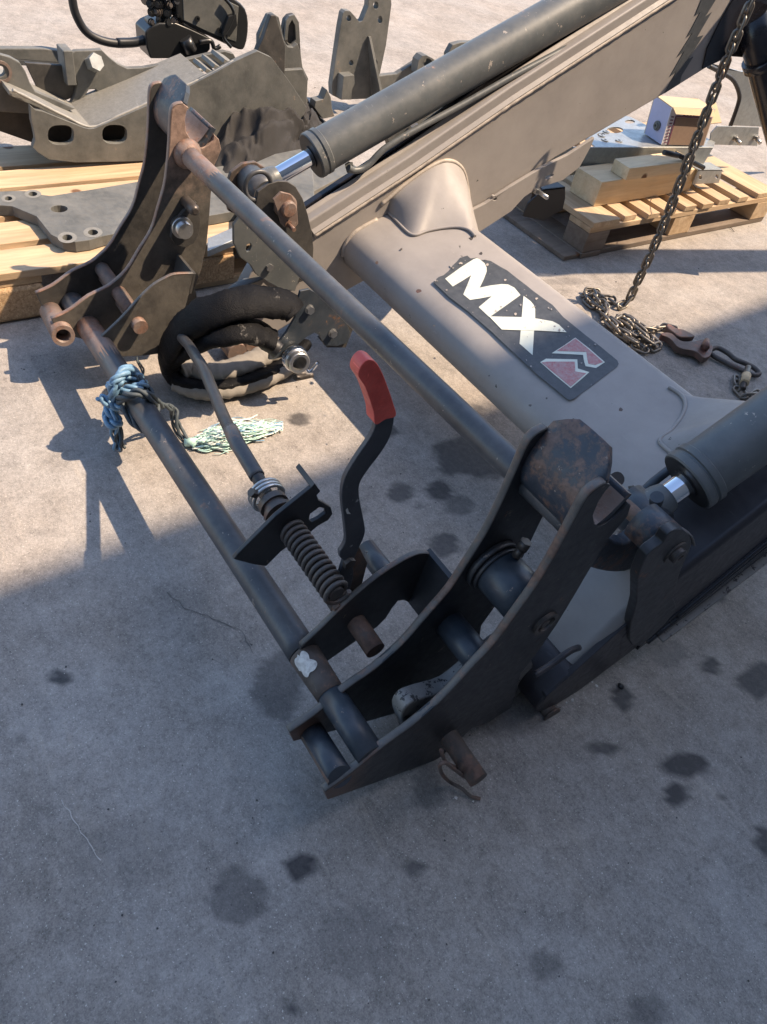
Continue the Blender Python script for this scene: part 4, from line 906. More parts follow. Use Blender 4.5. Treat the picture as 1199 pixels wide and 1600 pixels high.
base = PZ(975, 478)
hang = [V(base.x + .012 * math.sin(z * 5), base.y + .012 * math.cos(z * 4) + .0 * z, z) for z in [.99, .9, .82, .75, .6, .45, .3, .18, .08, .02]]
CM = lambda x, y, z=.014: PZ(890 + x / 3.88, 430 + y / 3.88, z)
hang += [CM(310, 185, .012), CM(280, 170, .012), CM(255, 150), CM(215, 140), CM(165, 108), CM(130, 100), CM(100, 120), CM(110, 150), CM(150, 185), CM(200, 215)]
kk = chain_along(hang, 8, 0, .2, .6)
pile = [CM(200, 215), CM(235, 265), CM(270, 310), CM(320, 360), CM(380, 410), CM(440, 445), CM(500, 440), CM(530, 430), CM(505, 400), CM(450, 380, .03), CM(390, 350, .034), CM(330, 310, .034), CM(280, 275, .034), CM(300, 258, .03), CM(350, 290, .04), CM(400, 330, .04), CM(450, 372, .04), CM(490, 400, .034), CM(480, 372, .024), CM(420, 318, .03), CM(360, 275, .024), CM(325, 255, .02), CM(370, 270, .016), CM(430, 312, .016), CM(480, 335, .014), CM(530, 322, .012), CM(580, 318, .012), CM(615, 325, .014)]
chain_along(pile, 8, 1, .5, .3)
chain_along([CM(150, 120, .03), CM(165, 150, .03), CM(205, 175, .03), CM(225, 215, .03), CM(215, 250, .03), CM(255, 290, .035), CM(300, 340, .035), CM(360, 375, .035), CM(400, 400, .035)], 8, 0, .6, .9)
hk1 = [(560, 350), (590, 345), (625, 352), (650, 375), (672, 392), (710, 402), (760, 398), (800, 388), (835, 388), (855, 405), (872, 430), (868, 462), (850, 492), (820, 500), (795, 480), (770, 462), (730, 452), (690, 446), (650, 425), (625, 395), (590, 370), (562, 362)]
mb = MB(); mb.prism(smooth_path([CM(x, y, .034) for x, y in hk1], 2, True), (0, 0, -.022)); hk = link('hook', mb, 'hook', CH_, .004, seg=3)
hk2 = [(592, 294), (620, 300), (650, 318), (690, 326), (725, 342), (765, 366), (745, 374), (705, 374), (668, 370), (640, 350), (600, 318)]
mb = MB(); mb.prism(smooth_path([CM(x, y, .038) for x, y in hk2], 2, True), (0, 0, -.020)); link('hook_point', mb, 'hook', hk, .004, seg=3)
mb = MB(); mb.tube([CM(800, 470, .012), CM(826, 435, .048), CM(835, 395, .04)], [.012, .014, .009], 12); link('hook_clevis', mb, 'hook', hk)
ov = [(865, 450, .022), (900, 440, .026), (960, 470, .026), (1010, 510, .024), (1070, 535, .024), (1120, 560, .022), (1150, 590, .02), (1140, 606, .016), (1100, 600, .014), (1040, 572, .012), (980, 545, .012), (920, 515, .012), (870, 485, .014), (850, 462, .018)]
mb = MB(); mb.tube(smooth_path([CM(*p) for p in ov], 4, True), .0085, 12, closed=True); link('long_link', mb, 'darksteel', CH_)
mb = MB(); mb.tube(smooth_path([CM(1085, 560, .03), CM(1075, 600, .034), CM(1060, 650, .032), CM(1052, 690, .022)], 4), [.010] * 4 + [.0135] * 5 + [.010] * 4, 14); sw = link('swivel', mb, 'darksteel', CH_)
mb = MB(); mb.tube([CM(1075, 606, .036), CM(1062, 655, .034)], .0142, 14); link('swivel_collar', mb, 'card', sw)
chain_along([CM(1020, 640, .012), CM(1025, 690, .012), CM(1060, 725, .012), CM(1100, 735, .012), CM(1130, 720, .012)], 6, 0, .4)

# ------------------------------------------------------------------ left pallet and what lies on it
LPL = thing('pallet', 'wooden pallet on the left carrying the large grey cast bracket and drilled plate', 'pallet', (-2.3, .9, 0), group='pallets')
def board(nm, a, b_, mat, par, jit=.002, bev=.0025):
    mb = MB(); x0, y0, z0 = a; x1, y1, z1 = b_; j = lambda: random.uniform(-jit, jit)
    mb.prism([V(x0 + j(), y0 + j(), z0), V(x1 + j(), y0 + j(), z0), V(x1 + j(), y1 + j(), z0), V(x0 + j(), y1 + j(), z0)], (j() * .5, 0, z1 - z0)); return link(nm, mb, mat, par, bev)
Y0, Y1 = .20, 1.63
for x0, x1 in ((-2.055, -1.935), (-2.205, -2.085), (-2.385, -2.235), (-2.525, -2.410), (-2.70, -2.555)):
    board('deck_board', (x0, Y0, .122), (x1, Y1 + random.uniform(-.01, .01), .144), 'woody', LPL)
for y0, y1 in ((.21, .395), (.80, .95), (1.48, 1.62)):
    board('crossbar', (-2.70, y0 - .003, .100), (-1.94, y1 + .003, .1215), 'woodx', LPL)
    for x0, x1 in ((-2.045, -1.93), (-2.37, -2.24), (-2.70, -2.57)):
        board('block', (x0, y0, .022 if y0 > .5 else .004), (x1, y1, .0995), 'chip', LPL, .001, .010 if y0 < .5 else .003)
for x0, x1 in ((-2.045, -1.94), (-2.37, -2.24), (-2.70, -2.57)):
    board('runner', (x0, .45, .001), (x1, Y1, .0215), 'woody', LPL)

# drilled flat plate
z1 = .176; FP_ = [(-40, 296), (0, 299), (30, 298), (55, 299), (66, 304), (80, 306), (150, 295), (220, 283), (330, 262), (520, 232), (560, 262), (470, 310), (340, 335), (320, 338), (160, 369), (140, 375), (118, 378), (98, 375), (80, 366), (66, 348), (58, 338), (20, 322), (-40, 318)]
def hole(cx, cy, rx, ry, n=14): return [(cx + rx * math.cos(2 * math.pi * i / n), cy + ry * math.sin(2 * math.pi * i / n)) for i in range(n)]
HL = [(14, 310, 6, 3.2), (52, 303, 7, 3.4), (93, 326, 13.5, 5.6), (106, 371, 8, 4.6), (146, 363, 8, 4.3)]
mb = MB(); mb.prism([PZ(x, y, z1) for x, y in FP_], (0, 0, -.030), [[PZ(x, y, z1) for x, y in hole(*h)] for h in HL])
fp = link('drilled_plate', mb, 'cast', None, .002); tag(fp, 'flat grey steel plate with countersunk holes lying on the left pallet boards', 'steel plate')
fpt = fp
for cx, cy, rx, ry in HL:
    if rx > 10: continue
    A = [PZ(x, y, z1 + .0006) for x, y in hole(cx, cy, rx * 1.9, ry * 1.9, 18)]; B = [PZ(x, y, z1 + .0004) for x, y in hole(cx, cy, rx * 1.02, ry * 1.02, 18)]
    mb = MB(); mb.add(A + B, [(i, (i + 1) % 18, 18 + (i + 1) % 18, 18 + i) for i in range(18)]); link('countersink', mb, 'castweld', fp)
# spacer under the drilled plate: dark bar
mb = MB(); mb.prism([PZ(x, y, .17) for x, y in [(325, 372), (372, 352), (372, 372), (325, 392)]], (0, 0, -.02)); b2 = link('steel_bar', mb, 'galv', None, .002); tag(b2, 'short grey flat bar on the left pallet behind the far carrier plates', 'steel bar')

# big cast bracket
CB = thing('cast_bracket', 'large grey cast loader bracket with two oval holes lying on the left pallet', 'bracket', (-2.6, 1.0, .145))
XC = -2.50
FR = [(48, 165), (56, 172), (67, 174), (100, 187), (133, 200), (140, 201.5), (148, 201), (190, 183), (233, 164), (290, 138), (340, 112), (366, 97), (385, 88), (403, 80), (425, 90), (455, 130), (480, 168), (470, 196), (430, 212), (330, 240), (217, 252), (120, 254), (77, 249), (60, 238), (52, 230), (56, 218), (54, 205), (50, 190)]
def oval(cx, cy, rx, ry, n=20, e=2.6):
    o = []
    for i in range(n):
        a = 2 * math.pi * i / n; c_, s_ = math.cos(a), math.sin(a)
        o.append((cx + rx * math.copysign(abs(c_) ** (2 / e), c_), cy + ry * math.copysign(abs(s_) ** (2 / e), s_)))
    return o
fr = plate('front_web', FR, XC, .022, 'cast', CB, .003, holes=[oval(96, 211, 20.5, 15.5), oval(180, 210, 19.5, 15)])
WB = [(14, 140), (30, 147), (60, 160), (100, 180), (143, 199), (190, 178), (233, 160), (290, 134), (325, 119)]
Pw = [PX(x, y, XC - .021) for x, y in WB]; n = len(Pw); mb = MB()
Pf = [PX(x, y, XC - .021) for x, y in WB]; off = V(0, 0, -.016)
mb.prism([p for p in Pf] + [p + off for p in reversed(Pf)], (-.22, 0, 0)); link('top_web', mb, 'castweld', CB, .002)
MT['castedge'] = metal('bright_chafed_edge', (.32, .31, .28), .5, dust=.6, dustcol=(.18, .17, .15), bumps=.7, sc=3)
mb = MB(); mb.tube(smooth_path([PX(x, y - 1.5, XC - .012) for x, y in [(20, 142), (60, 162), (100, 182), (144, 200), (190, 181), (233, 162), (290, 136), (325, 120), (366, 97)]], 8), [.0045 + .0025 * noise.noise(V(i * .8, 0, 0)) for i in range(65)], 7); link('weld_bead', mb, 'castedge', CB)
mb = MB(); mb.tube(smooth_path([PX(x, y, XC - .12) for x, y in [(146, 189), (190, 168), (240, 146), (300, 118)]], 8), [.0035 + .003 * noise.noise(V(i * .8, 4, 0)) for i in range(25)], 6); link('weld_bead', mb, 'castedge', CB)
mb = MB(); mb.tube(smooth_path([PX(x, y, XC - .205) for x, y in [(90, 156), (120, 169), (150, 158), (200, 141), (260, 124), (320, 108)]], 8), [.006 + .003 * noise.noise(V(i * .8, 8, 0)) for i in range(41)], 6); link('weld_bead', mb, 'castedge', CB)
for q_, (x, y) in enumerate([(335, 100), (350, 92), (322, 106)]):
    mb = MB(); p = PX(x, y, XC - .10); mb.obox(p, (.05, 0, 0), (0, .022, -.01), (0, .003, .006)); link('stop_strip', mb, 'castweld', CB, .002)
RR = [(-60, 82), (0, 84), (20, 88), (36, 96), (44, 112), (50, 130), (56, 142), (80, 152), (105, 166), (140, 166), (165, 150), (200, 146), (150, 170), (80, 175), (-10, 170), (-60, 160)]
plate('rear_lug', [(-30, 86), (0, 85), (18, 90), (32, 98), (41, 112), (48, 130), (56, 143), (90, 157), (120, 170), (80, 180), (0, 175), (-30, 168)], XC - .10, .022, 'cast', CB, .003, holes=[hole(0, 112, 9, 9)])
mb = MB(); c_ = PX(2, 112, XC - .10); mb.pipe(c_ + V(-.01, 0, 0), c_ + V(.004, 0, 0), .030, .022); link('lug_bush', mb, 'rustlight', CB)
mb = MB(); mb.prism([PX(x, y, XC - .20) for x, y in [(48, 150), (110, 172), (150, 188), (300, 130), (345, 112), (470, 190), (330, 236), (217, 244), (70, 238), (50, 215)]], (-.016, 0, 0)); link('shaded_rear_web', mb, 'farblack', CB, .002)  # near-black web behind the oval holes, painted as their inner shade
LG = [(112, 84), (118, 80), (160, 78), (172, 90), (185, 100), (200, 107), (225, 106), (280, 96), (330, 84), (352, 80), (366, 84), (372, 96), (330, 108), (240, 142), (160, 150), (150, 140), (140, 140), (128, 160), (110, 165), (118, 148), (122, 130), (114, 108)]
plate('rear_web', LG, XC - .22, .022, 'cast', CB, .003)
mb = MB(); c_ = PX(145, 100, XC - .215); mb.hexbolt(c_ + V(-.005, 0, 0), (1, .35, .5), .026, .030); link('bolt', mb, 'galv', CB)
mb = MB(); c_ = PX(124, 98, XC - .22); mb.box((c_.x - .05, c_.y - .05, c_.z - .06), (c_.x + .02, c_.y - .02, c_.z + .04)); link('lug_block', mb, 'cast', CB, .003)
mb = MB(); mb.prism([PX(x, y, XC - .14) for x, y in [(10, 150), (50, 166), (50, 205), (57, 225), (0, 205), (-20, 190)]], (-.02, 0, 0)); link('inner_web', mb, 'farblack', CB, .002)
HD = [(400, 84), (405, 70), (405, 56), (412, 40), (420, 23), (428, 21), (437, 27), (441, 45), (445, 64), (451, 73), (459, 74), (466, 68), (471, 82), (474, 105), (483, 123), (479, 140), (481, 168), (468, 180), (440, 190), (410, 180), (400, 130)]
hd = plate('hook_plate', HD, XC - .14, .022, 'cast', CB, .003)
plate('cradle', [(444, 70), (442, 50), (446, 31), (452, 24), (461, 22), (468, 34), (470, 66), (472, 90), (450, 90)], XC - .19, .022, 'farblack', CB, .004)
plate('cradle_rim', [(445, 64), (448, 32), (453, 25), (461, 23), (468, 35), (470, 66), (460, 76), (452, 75), (449, 66), (456, 70), (463, 62), (462, 40), (457, 31), (452, 40), (450, 62)], XC - .178, .010, 'cast', CB, .001)
plate('hook_plate', [(412, 60), (424, 24), (432, 24), (440, 50), (447, 72), (446, 120), (440, 190), (400, 200), (380, 150), (395, 95)], XC - .06, .022, 'farblack', CB, .003)
plate('slot_plate', [(440, 110), (474, 108), (482, 126), (480, 168), (462, 182), (452, 160), (446, 130)], XC - .10, .02, 'cast', CB, .003)
# rear strip piece on the far left
mb = MB(); mb.prism([PX(x, y, XC - .42) for x, y in [(-40, 76), (70, 76), (113, 82), (114, 100), (60, 96), (-40, 88)]], (-.03, 0, 0)); rs = link('rear_casting', mb, 'cast', CB, .003)
mb = MB(); A = [PZ(x, y, .26) for x, y in [(-40, 74), (112, 80), (118, 98), (20, 92), (-40, 90)]]
mb.prism(A, (0, 0, -.02), [[PZ(x, y, .26) for x, y in hole(61, 86, 18, 4)]]); link('flange_plate', mb, 'cast', CB, .003)
mb = MB(); A = [PX(x, y, XC - .235) for x, y in [(40, 98), (118, 104), (122, 150), (90, 162), (60, 140), (48, 115)]]
mb.prism(A, (-.015, 0, 0)); link('rear_wall', mb, 'farblack', CB, .002)

# black jacket thrown on the pallet
def cloth(pts_top, seed, name, label, zb=.16, amp=.05):
    n, m = 80, 56; mb = MB(); vs = []
    (x0, y0), (x1, y1), (x2, y2), (x3, y3) = pts_top
    for i in range(n + 1):
        for j in range(m + 1):
            u_, w_ = i / n, j / m
            x = lerp(lerp(x0, x1, u_), lerp(x3, x2, u_), w_); y = lerp(lerp(y0, y1, u_), lerp(y3, y2, u_), w_)
            e = min(1, 5 * min(u_, 1 - u_)) * min(1, 5 * min(w_, 1 - w_)); g = PZ(x, y, zb)
            h = (.5 + noise.noise(V(u_ * 3, w_ * 4, seed)) * .9 + (1 - abs(noise.noise(V(u_ * 7, w_ * 10, seed + 4))) * 2.4) * .35 + (1 - abs(noise.noise(V(u_ * 16, w_ * 22, seed + 14))) * 2.6) * .16 + .16 * math.sin(w_ * 22 + 5 * noise.noise(V(u_ * 3, w_ * 3, seed)))) * amp
            g += V(noise.noise(V(u_ * 4, w_ * 4, seed + 9)), noise.noise(V(u_ * 4, w_ * 4, seed + 7)), 0) * .04
            vs.append(g + V(0, 0, h * e + .035 * e))
    mb.add(vs, [(i * (m + 1) + j, (i + 1) * (m + 1) + j, (i + 1) * (m + 1) + j + 1, i * (m + 1) + j + 1) for i in range(n) for j in range(m)], True)
    o = link(name, mb, 'cloth'); so_ = o.modifiers.new('thickness', 'SOLIDIFY'); so_.thickness = .003; tag(o, label, 'jacket'); return o
cloth([(322, 180), (505, 178), (535, 236), (326, 292)], 3, 'jacket', 'crumpled black jacket thrown on the left pallet beside the cast bracket', .16, .075)

# grey round-ended plate behind the far clevis
mb = MB(); mb.prism([PZ(x, y, .2) for x, y in [(380, 262), (430, 240), (470, 232), (488, 250), (492, 290), (492, 320), (480, 332), (420, 345), (380, 340)]], (0, 0, -.03)); o = link('curved_plate', mb, 'cast', None, .004); tag(o, 'rounded grey steel plate on the left pallet under the far cylinder rod', 'steel plate')

# black valve block with connectors and cover on the bracket
VB = thing('valve_block', 'black hydraulic coupler block with plugs and ribbed cover standing behind the cast bracket', 'coupler block', PZ(290, 90, .2))
XV = -2.86
mb = MB(); mb.prism(smooth_path([PX(x, y, XV) for x, y in [(282, -14), (350, -8), (378, 6), (388, 24), (389, 50), (384, 74), (374, 78), (330, 58), (284, 34), (276, 10)]], 2, True), (-.09, 0, 0)); cov = link('cover', mb, 'plastic', VB, .008, seg=3)
mb = MB(); mb.prism([PX(x, y, XV + .002) for x, y in [(286, -8), (350, -2), (374, 10), (370, 66), (330, 52), (288, 32)]], (-.004, 0, 0)); link('cover_panel', mb, 'cast', cov, .004)
for x, y in ((309, 29), (343, 47)):
    mb = MB(); mb.rings(PX(x, y, XV + .003), (1, 0, 0), [(0, .009), (.004, .009), (.004, .004), (.001, .004), (.001, 0)], 14); link('screw', mb, 'plastic', cov)
mb = MB(); mb.prism([PX(x, y, XV + .02) for x, y in [(352, 42), (358, 26), (370, 22), (372, 40), (360, 58), (348, 54)]], (-.03, 0, 0)); mb.tube(smooth_path([PX(x, y, XV + .015) for x, y in [(352, -2), (362, 10), (366, 24), (358, 44), (350, 58), (362, 74)]], 4), .006, 8); link('latch', mb, 'plastic', cov, .002)
mb = MB(); mb.prism([PX(x, y, XV) for x, y in [(228, 50), (236, 42), (250, 36), (276, 36), (300, 46), (330, 60), (330, 78), (322, 86), (290, 92), (236, 92), (230, 74)]], (-.10, 0, 0)); link('block', mb, 'plastic', VB, .006)
rnd = random.Random(5)
for i in range(16):
    px_, py_ = 236 + (i % 4) * 13 + rnd.uniform(-2, 2), -6 + (i // 4) * 13 + rnd.uniform(-2, 2)
    c_ = PX(px_, py_, XV - .02); mb = MB(); q_ = rnd.uniform(.6, 1.05); mb.rings(c_, (1, rnd.uniform(-.9, .1), rnd.uniform(-.1, .6)), [(-.05, .019 * q_), (.0, .019 * q_), (.0, .014 * q_), (.012, .014 * q_), (.012, .009 * q_), (.022, .009 * q_), (.022, 0)], 8 if i % 2 else 14); link('plug', mb, 'plastic' if i % 3 else 'darksteel', VB)
mb = MB(); mb.tube(smooth_path([PX(x, y, XV + .01) for x, y in [(312, 66), (330, 64), (336, 76), (345, 72)]], 4), .008, 8); mb.tube([PX(290, 60, XV + .01), PX(300, 80, XV + .015)], .022, 14); link('fitting', mb, 'plastic', VB)
HP = [(112, -30), (114, 0), (120, 24), (134, 48), (156, 62), (185, 68), (212, 66), (234, 60)]
mb = MB(); mb.tube(smooth_path([PX(x, y, XV - .03) for x, y in HP], 8), .0135, 14); ho = link('hose', mb, 'rubber', VB)
mb = MB(); mb.tube(smooth_path([PX(x, y, XV - .03) for x, y in [(184, 67), (212, 66), (234, 60)]], 5), .0155, 14); link('hose_cuff', mb, 'plastic', ho)

# ------------------------------------------------------------------ upright bracket, arm plates behind the far cylinder
UB = thing('mounting_bracket', 'upright grey drilled mounting bracket with a triangular rib standing behind the far cylinder', 'bracket', PZ(555, 156))
XU = -3.20
def upx(x, y): return 380 + x / 2.855, y / 2.855
BF = [upx(*p) for p in [(400, 425), (398, 380), (436, 120), (448, 58), (458, 48), (480, 50), (505, 78), (522, 100), (535, 92), (560, 30), (562, -10), (600, -60), (660, -40), (664, 20), (640, 200), (612, 330), (575, 345), (570, 440), (440, 445)]]
ub = plate('face_plate', BF, XU, .035, 'cast', UB, .003, holes=[hole(*upx(474, 82), 3.6, 5), hole(*upx(594, 24), 4, 6), hole(*upx(613, 88), 3.5, 6), hole(*upx(484, 281), 3.2, 4.5), hole(*upx(592, 279), 3.2, 4.5)])
e = [PX(*upx(*p), XU + .01) for p in [(484, 445), (500, 330), (530, 230), (552, 165), (566, 160), (577, 178), (568, 445)]]
rb = [PX(*upx(*p), XU) for p in [(556, 160), (572, 440)]]
mb = MB(); tri = [rb[0], rb[1], rb[1] + V(.10, -.0, 0)]; mb.prism([rb[0] + V(.0, 0, 0), rb[0] + V(.012, 0, 0), rb[1] + V(.11, 0, .0), rb[1]], (0, .014, 0)); link('rib', mb, 'cast', UB, .002)
mb = MB(); mb.prism([PX(*upx(*p), XU + .05) for p in [(440, 445), (450, 340), (498, 335), (500, 375), (488, 400), (484, 445)]], (-.05, 0, 0)); link('foot_rib', mb, 'cast', UB, .002)
mb = MB(); mb.prism([PX(*upx(*p), XU + .012) for p in [(575, 445), (572, 345), (640, 335), (690, 330), (770, 278), (786, 250), (820, 245), (862, 270), (860, 335), (640, 440), (602, 442)]], (-.03, 0, 0), [[PX(*q, XU + .012) for q in hole(*upx(606, 396), 3.5, 5)]])
ap = link('lug_arm', mb, 'cast', UB, .003)
mb = MB(); c_ = PX(*upx(826, 280), XU + .02); mb.prism([PX(*upx(*p), XU + .07) for p in [(775, 330), (785, 270), (802, 250), (820, 247), (850, 262), (862, 280), (835, 300), (800, 330)]], (-.05, 0, 0), [[PX(*q, XU + .07) for q in hole(*upx(826, 280), 7, 7)]]); link('eye_lug', mb, 'cast', UB, .003)
# second bracket partly hidden
SB = thing('mounting_bracket', 'low grey bracket mostly hidden behind the far cylinder barrel', 'bracket', PZ(640, 215))
mb = MB(); mb.prism([PX(x, y, -2.9) for x, y in [(700, 85), (708, 70), (722, 66), (745, 66), (760, 90), (760, 140), (700, 140)]], (-.03, 0, 0)); link('end_plate', mb, 'cast', SB, .003)
mb = MB(); mb.prism([PX(x, y, -2.35) for x, y in [(600, 200), (625, 185), (700, 160), (740, 150), (760, 170), (735, 200), (690, 225), (660, 245), (640, 244), (610, 230)]], (-.03, 0, 0), [[PX(*q, -2.35) for q in hole(717, 177, 4, 4)]]); link('web_plate', mb, 'cast', SB, .003)
mb = MB(); mb.prism([PX(x, y, -2.3) for x, y in [(652, 230), (662, 203), (690, 200), (694, 205), (680, 215), (664, 238)]], (-.08, 0, 0)); link('corner_plate', mb, 'farblack', SB, .003)
mb = MB(); mb.tube([PX(648, 195, -2.33), PX(654, 232, -2.33)], .014, 12); link('stud', mb, 'steel', SB)
for q in range(3):
    p = PX(733 + q * 8, 165 - q * 5, -2.32); mb = MB(); mb.tube([p, p + V(.03, .03, .02)], .008, 10); link('bolt', mb, 'steel', SB)
# small dark pointed piece near the jacket
mb = MB(); mb.prism([PX(x, y, -2.62) for x, y in [(492, 168), (494, 158), (506, 155), (512, 140), (518, 152), (520, 170), (524, 182), (505, 186)]], (-.04, 0, 0)); o = link('cast_lug', mb, 'cast', None, .002); tag(o, 'small pointed grey lug just right of the cast bracket behind the jacket', 'metal part')

# ------------------------------------------------------------------ right pallet
RPL = thing('pallet', 'low wooden pallet on the right with timber offcuts and a galvanised channel on top', 'pallet', (-1.9, 2.9, 0), group='pallets')
X0, X1 = -1.715, -2.50; Y0, Y1 = 2.29, 3.49
for y0, w_ in ((2.29, .145), (2.47, .072), (2.59, .072), (2.70, .072), (2.83, .072), (2.94, .072), (3.06, .075), (3.19, .075), (3.34, .145)):
    board('deck_board', (X1, y0, .122), (X0 + random.uniform(-.004, .012), y0 + w_, .144), 'woodx', RPL)
for x0 in (-1.83, -2.16, -2.50):
    board('stringer_board', (x0, Y0, .100), (x0 + .115 if x0 > -1.9 else x0 + .11, Y1, .1215), 'woody' if x0 < -1.9 else 'woody', RPL)
    for y0, y1 in ((Y0, Y0 + .12), (2.80, 2.93), (Y1 - .12, Y1)):
        board('block', (x0, y0, .0225), (x0 + .114, y1, .0995), 'shadewood' if y0 < 2.4 else 'woodx', RPL, .001)  # end blocks toned dark, their shade is in the wood colour
    board('runner', (x0 - .002, Y0, .001), (x0 + .112, Y1, .022), 'shadewood' if x0 > -1.9 else 'woody', RPL)
board('runner', (-2.5, Y0 - .004, .0005), (-1.71, Y0 + .10, .0205), 'shadewood', RPL)
def timber(a, b_, label):
    o = board('timber_offcut', a, b_, 'timber', None, .004, .0015); tag(o, label, 'timber'); o['group'] = 'timber offcuts on the right pallet'; return o
tl = PZ(927, 322, .146); tr_ = PZ(1080, 299, .146)
timber((tl.x - .13, tl.y, .1455), (tl.x, tr_.y, .238), 'thick squared timber lying on the right pallet, beneath a smaller offcut')
ul = PZ(979, 282, .24); ur = PZ(1066, 262, .24)
timber((ul.x - .09, ul.y - .0, .2395), (ul.x, ur.y, .285), 'smaller timber offcut on top of the thick timber, chain passing in front')
# small drilled steel angle beside the timbers
A = [PX(x, y, tl.x + .01) for x, y in [(1083, 288), (1092, 265), (1130, 265), (1124, 286)]]
mb = MB(); mb.prism(A, (-.006, 0, 0), [[PX(*q, tl.x + .01) for q in hole(1095, 277, 2.6, 3.6, 10)], [PX(*q, tl.x + .01) for q in hole(1121, 276, 2.4, 3.4, 10)]])
ag = link('steel_angle', mb, 'galv', None, .001); tag(ag, 'small drilled steel angle at the end of the thick timber', 'steel angle')
mb = MB(); mb.prism([A[1], A[2], A[2] + V(-.07, 0, .002), A[1] + V(-.07, 0, .002)], (0, 0, -.005)); link('top_leaf', mb, 'galv', ag, .001)
# galvanised channel
GC = thing('galvanised_channel', 'galvanised drilled channel lying on the right pallet beneath the cardboard box', 'steel channel', PZ(1000, 230, .2))
zg = .30
TPp = [(931, 229), (890, 195), (935, 175), (985, 182), (1020, 200), (1085, 205), (1118, 222), (1116, 229)]
mb = MB(); mb.prism([PZ(x, y, zg) for x, y in TPp], (0, 0, -.006), [[PZ(*q, zg) for q in hole(962, 203, 13, 5)], [PZ(*q, zg) for q in hole(940, 210, 6, 2.6)], [PZ(*q, zg) for q in hole(985, 190, 8, 3)], [PZ(*q, zg) for q in hole(968, 220, 6, 2.4)]])
link('top_flange', mb, 'galv', GC, .001)
xg = PZ(931, 229, zg).x; xg2 = PZ(1116, 229, zg).x
g0, g1 = PZ(931, 230, zg), PZ(1116, 230, zg); g0 = g0 + (g0 - g1) * .35
mb = MB(); dn = V(.0, -.0, -.085); mb.prism([g0, g1, g1 + dn + V(0, -.02, 0), g0 + dn * 1.3], (-.007, 0, 0)); link('front_flange', mb, 'galv', GC, .0015)
for x, y in ((941, 212), (948, 206), (946, 219), (968, 220)):
    c_ = PZ(x, y, zg + .001); mb = MB(); mb.rings(c_, (0, 0, 1), [(0, .014), (.003, .014), (.003, .006), (0, .006)], 14); link('washer', mb, 'galv', GC)
# dark pins between flange and timber
mb = MB(); mb.tube([PX(1038, 238, tl.x + .0), PX(1060, 243, tl.x + .02)], .010, 10); mb.tube([PX(1056, 240, tl.x), PX(1100, 262, tl.x + .02)], .009, 10); o = link('black_rod', mb, 'rubber'); tag(o, 'short black rod lying between the channel and the timber offcuts', 'rod')
# flat bar with two bolts
FB = thing('bolted_bar', 'galvanised flat bar with two bolts standing right of the cardboard box', 'steel bar', PZ(1150, 228, .2))
XF = PZ(1116, 229, .28).x - .02
plate('bar', [(1112, 208), (1122, 197), (1187, 199), (1184, 228), (1110, 226)], XF, .006, 'galv', FB, .001)
for x, y in ((1150, 215), (1181, 214)):
    c_ = PX(x, y, XF); mb = MB(); mb.hexbolt(c_, (1, -.35, -.2), .014, .012, .035, .008); link('bolt', mb, 'steel', FB)
CPl = [(1108, 104), (1112, 100), (1140, 118), (1150, 128), (1158, 150), (1155, 168), (1142, 196), (1190, 198), (1290, 200), (1290, 120), (1199, 106), (1160, 112), (1135, 106)]
o = plate('curved_sheet', CPl, XF - .10, .012, 'galv', None, .001); tag(o, 'curved sheet of galvanised steel with a black rubber edge at the right', 'steel sheet')
mb = MB(); mb.tube(smooth_path([PX(x, y, XF - .095) for x, y in [(1108, 103), (1130, 114), (1147, 126), (1156, 148), (1153, 166), (1142, 197)]], 5), .009, 8); link('rubber_edge', mb, 'rubber', o)
# cardboard box with printed border
BX = thing('cardboard_box', 'open cardboard box with purple printed border sitting tilted on the galvanised channel', 'cardboard box', PZ(1065, 229, .3))
A0, A1 = PZ(1034, 226, zg + .004), PZ(1100, 228, zg + .004); A2 = PZ(1013, 212, zg + .004)
ex = A1 - A0; ey = V(A2.x - A0.x, A2.y - A0.y, 0) * 1.25
U0 = PX(1057, 170, A0.x); upv = V(-.02, U0.y - A0.y, max(.1, U0.z - A0.z)) 
def Q3(a, b_, c_): return A0 + ex * a + ey * b_ + upv * c_
def face(nm, p, mat, nrm, th=.004, par=BX): 
    mb = MB(); mb.prism(p, nrm * -th); return link(nm, mb, mat, par)
nf = _n(ex.cross(upv)); nf = nf if nf.x > 0 else -nf; ns_ = _n(ey.cross(upv)); ns_ = ns_ if ns_.y < 0 else -ns_
face('front_panel', [Q3(0, 0, 0), Q3(1, 0, 0), Q3(1, 0, 1), Q3(0, 0, 1)], 'cardprint', nf)
face('side_panel', [Q3(0, .02, 0), Q3(0, 1, 0), Q3(0, 1, 1), Q3(0, .02, 1)], 'cardblue', ns_)
face('side_panel', [Q3(1, .02, 0), Q3(1, 1, 0), Q3(1, 1, 1), Q3(1, .02, 1)], 'card', ns_)
face('back_panel', [Q3(0, 1, 0), Q3(1, 1, 0), Q3(1, 1, 1), Q3(0, 1, 1)], 'card', nf)
face('top_flap', [Q3(0, 0, 1), Q3(.98, 0, 1), Q3(1.0, .95, 1.0), Q3(0, .95, 1.04)], 'card', V(0, 0, 1))
face('front_flap', [Q3(.02, 0, 1.0), Q3(.98, 0, .98), Q3(.96, -.16, .84), Q3(.06, -.16, .86)], 'card', nf, .002)
face('end_flap', [Q3(1.0, 0, .62), Q3(1.0, .5, 1.0), Q3(1.22, .5, 1.05), Q3(1.25, .0, .66)], 'card', V(0, 0, 1), .003)
face('window_panel', [Q3(.15, 0, .01) + nf * .0015, Q3(.985, 0, .01) + nf * .0015, Q3(.985, 0, .74) + nf * .0015, Q3(.15, 0, .74) + nf * .0015], 'cardpanel', nf, .001)
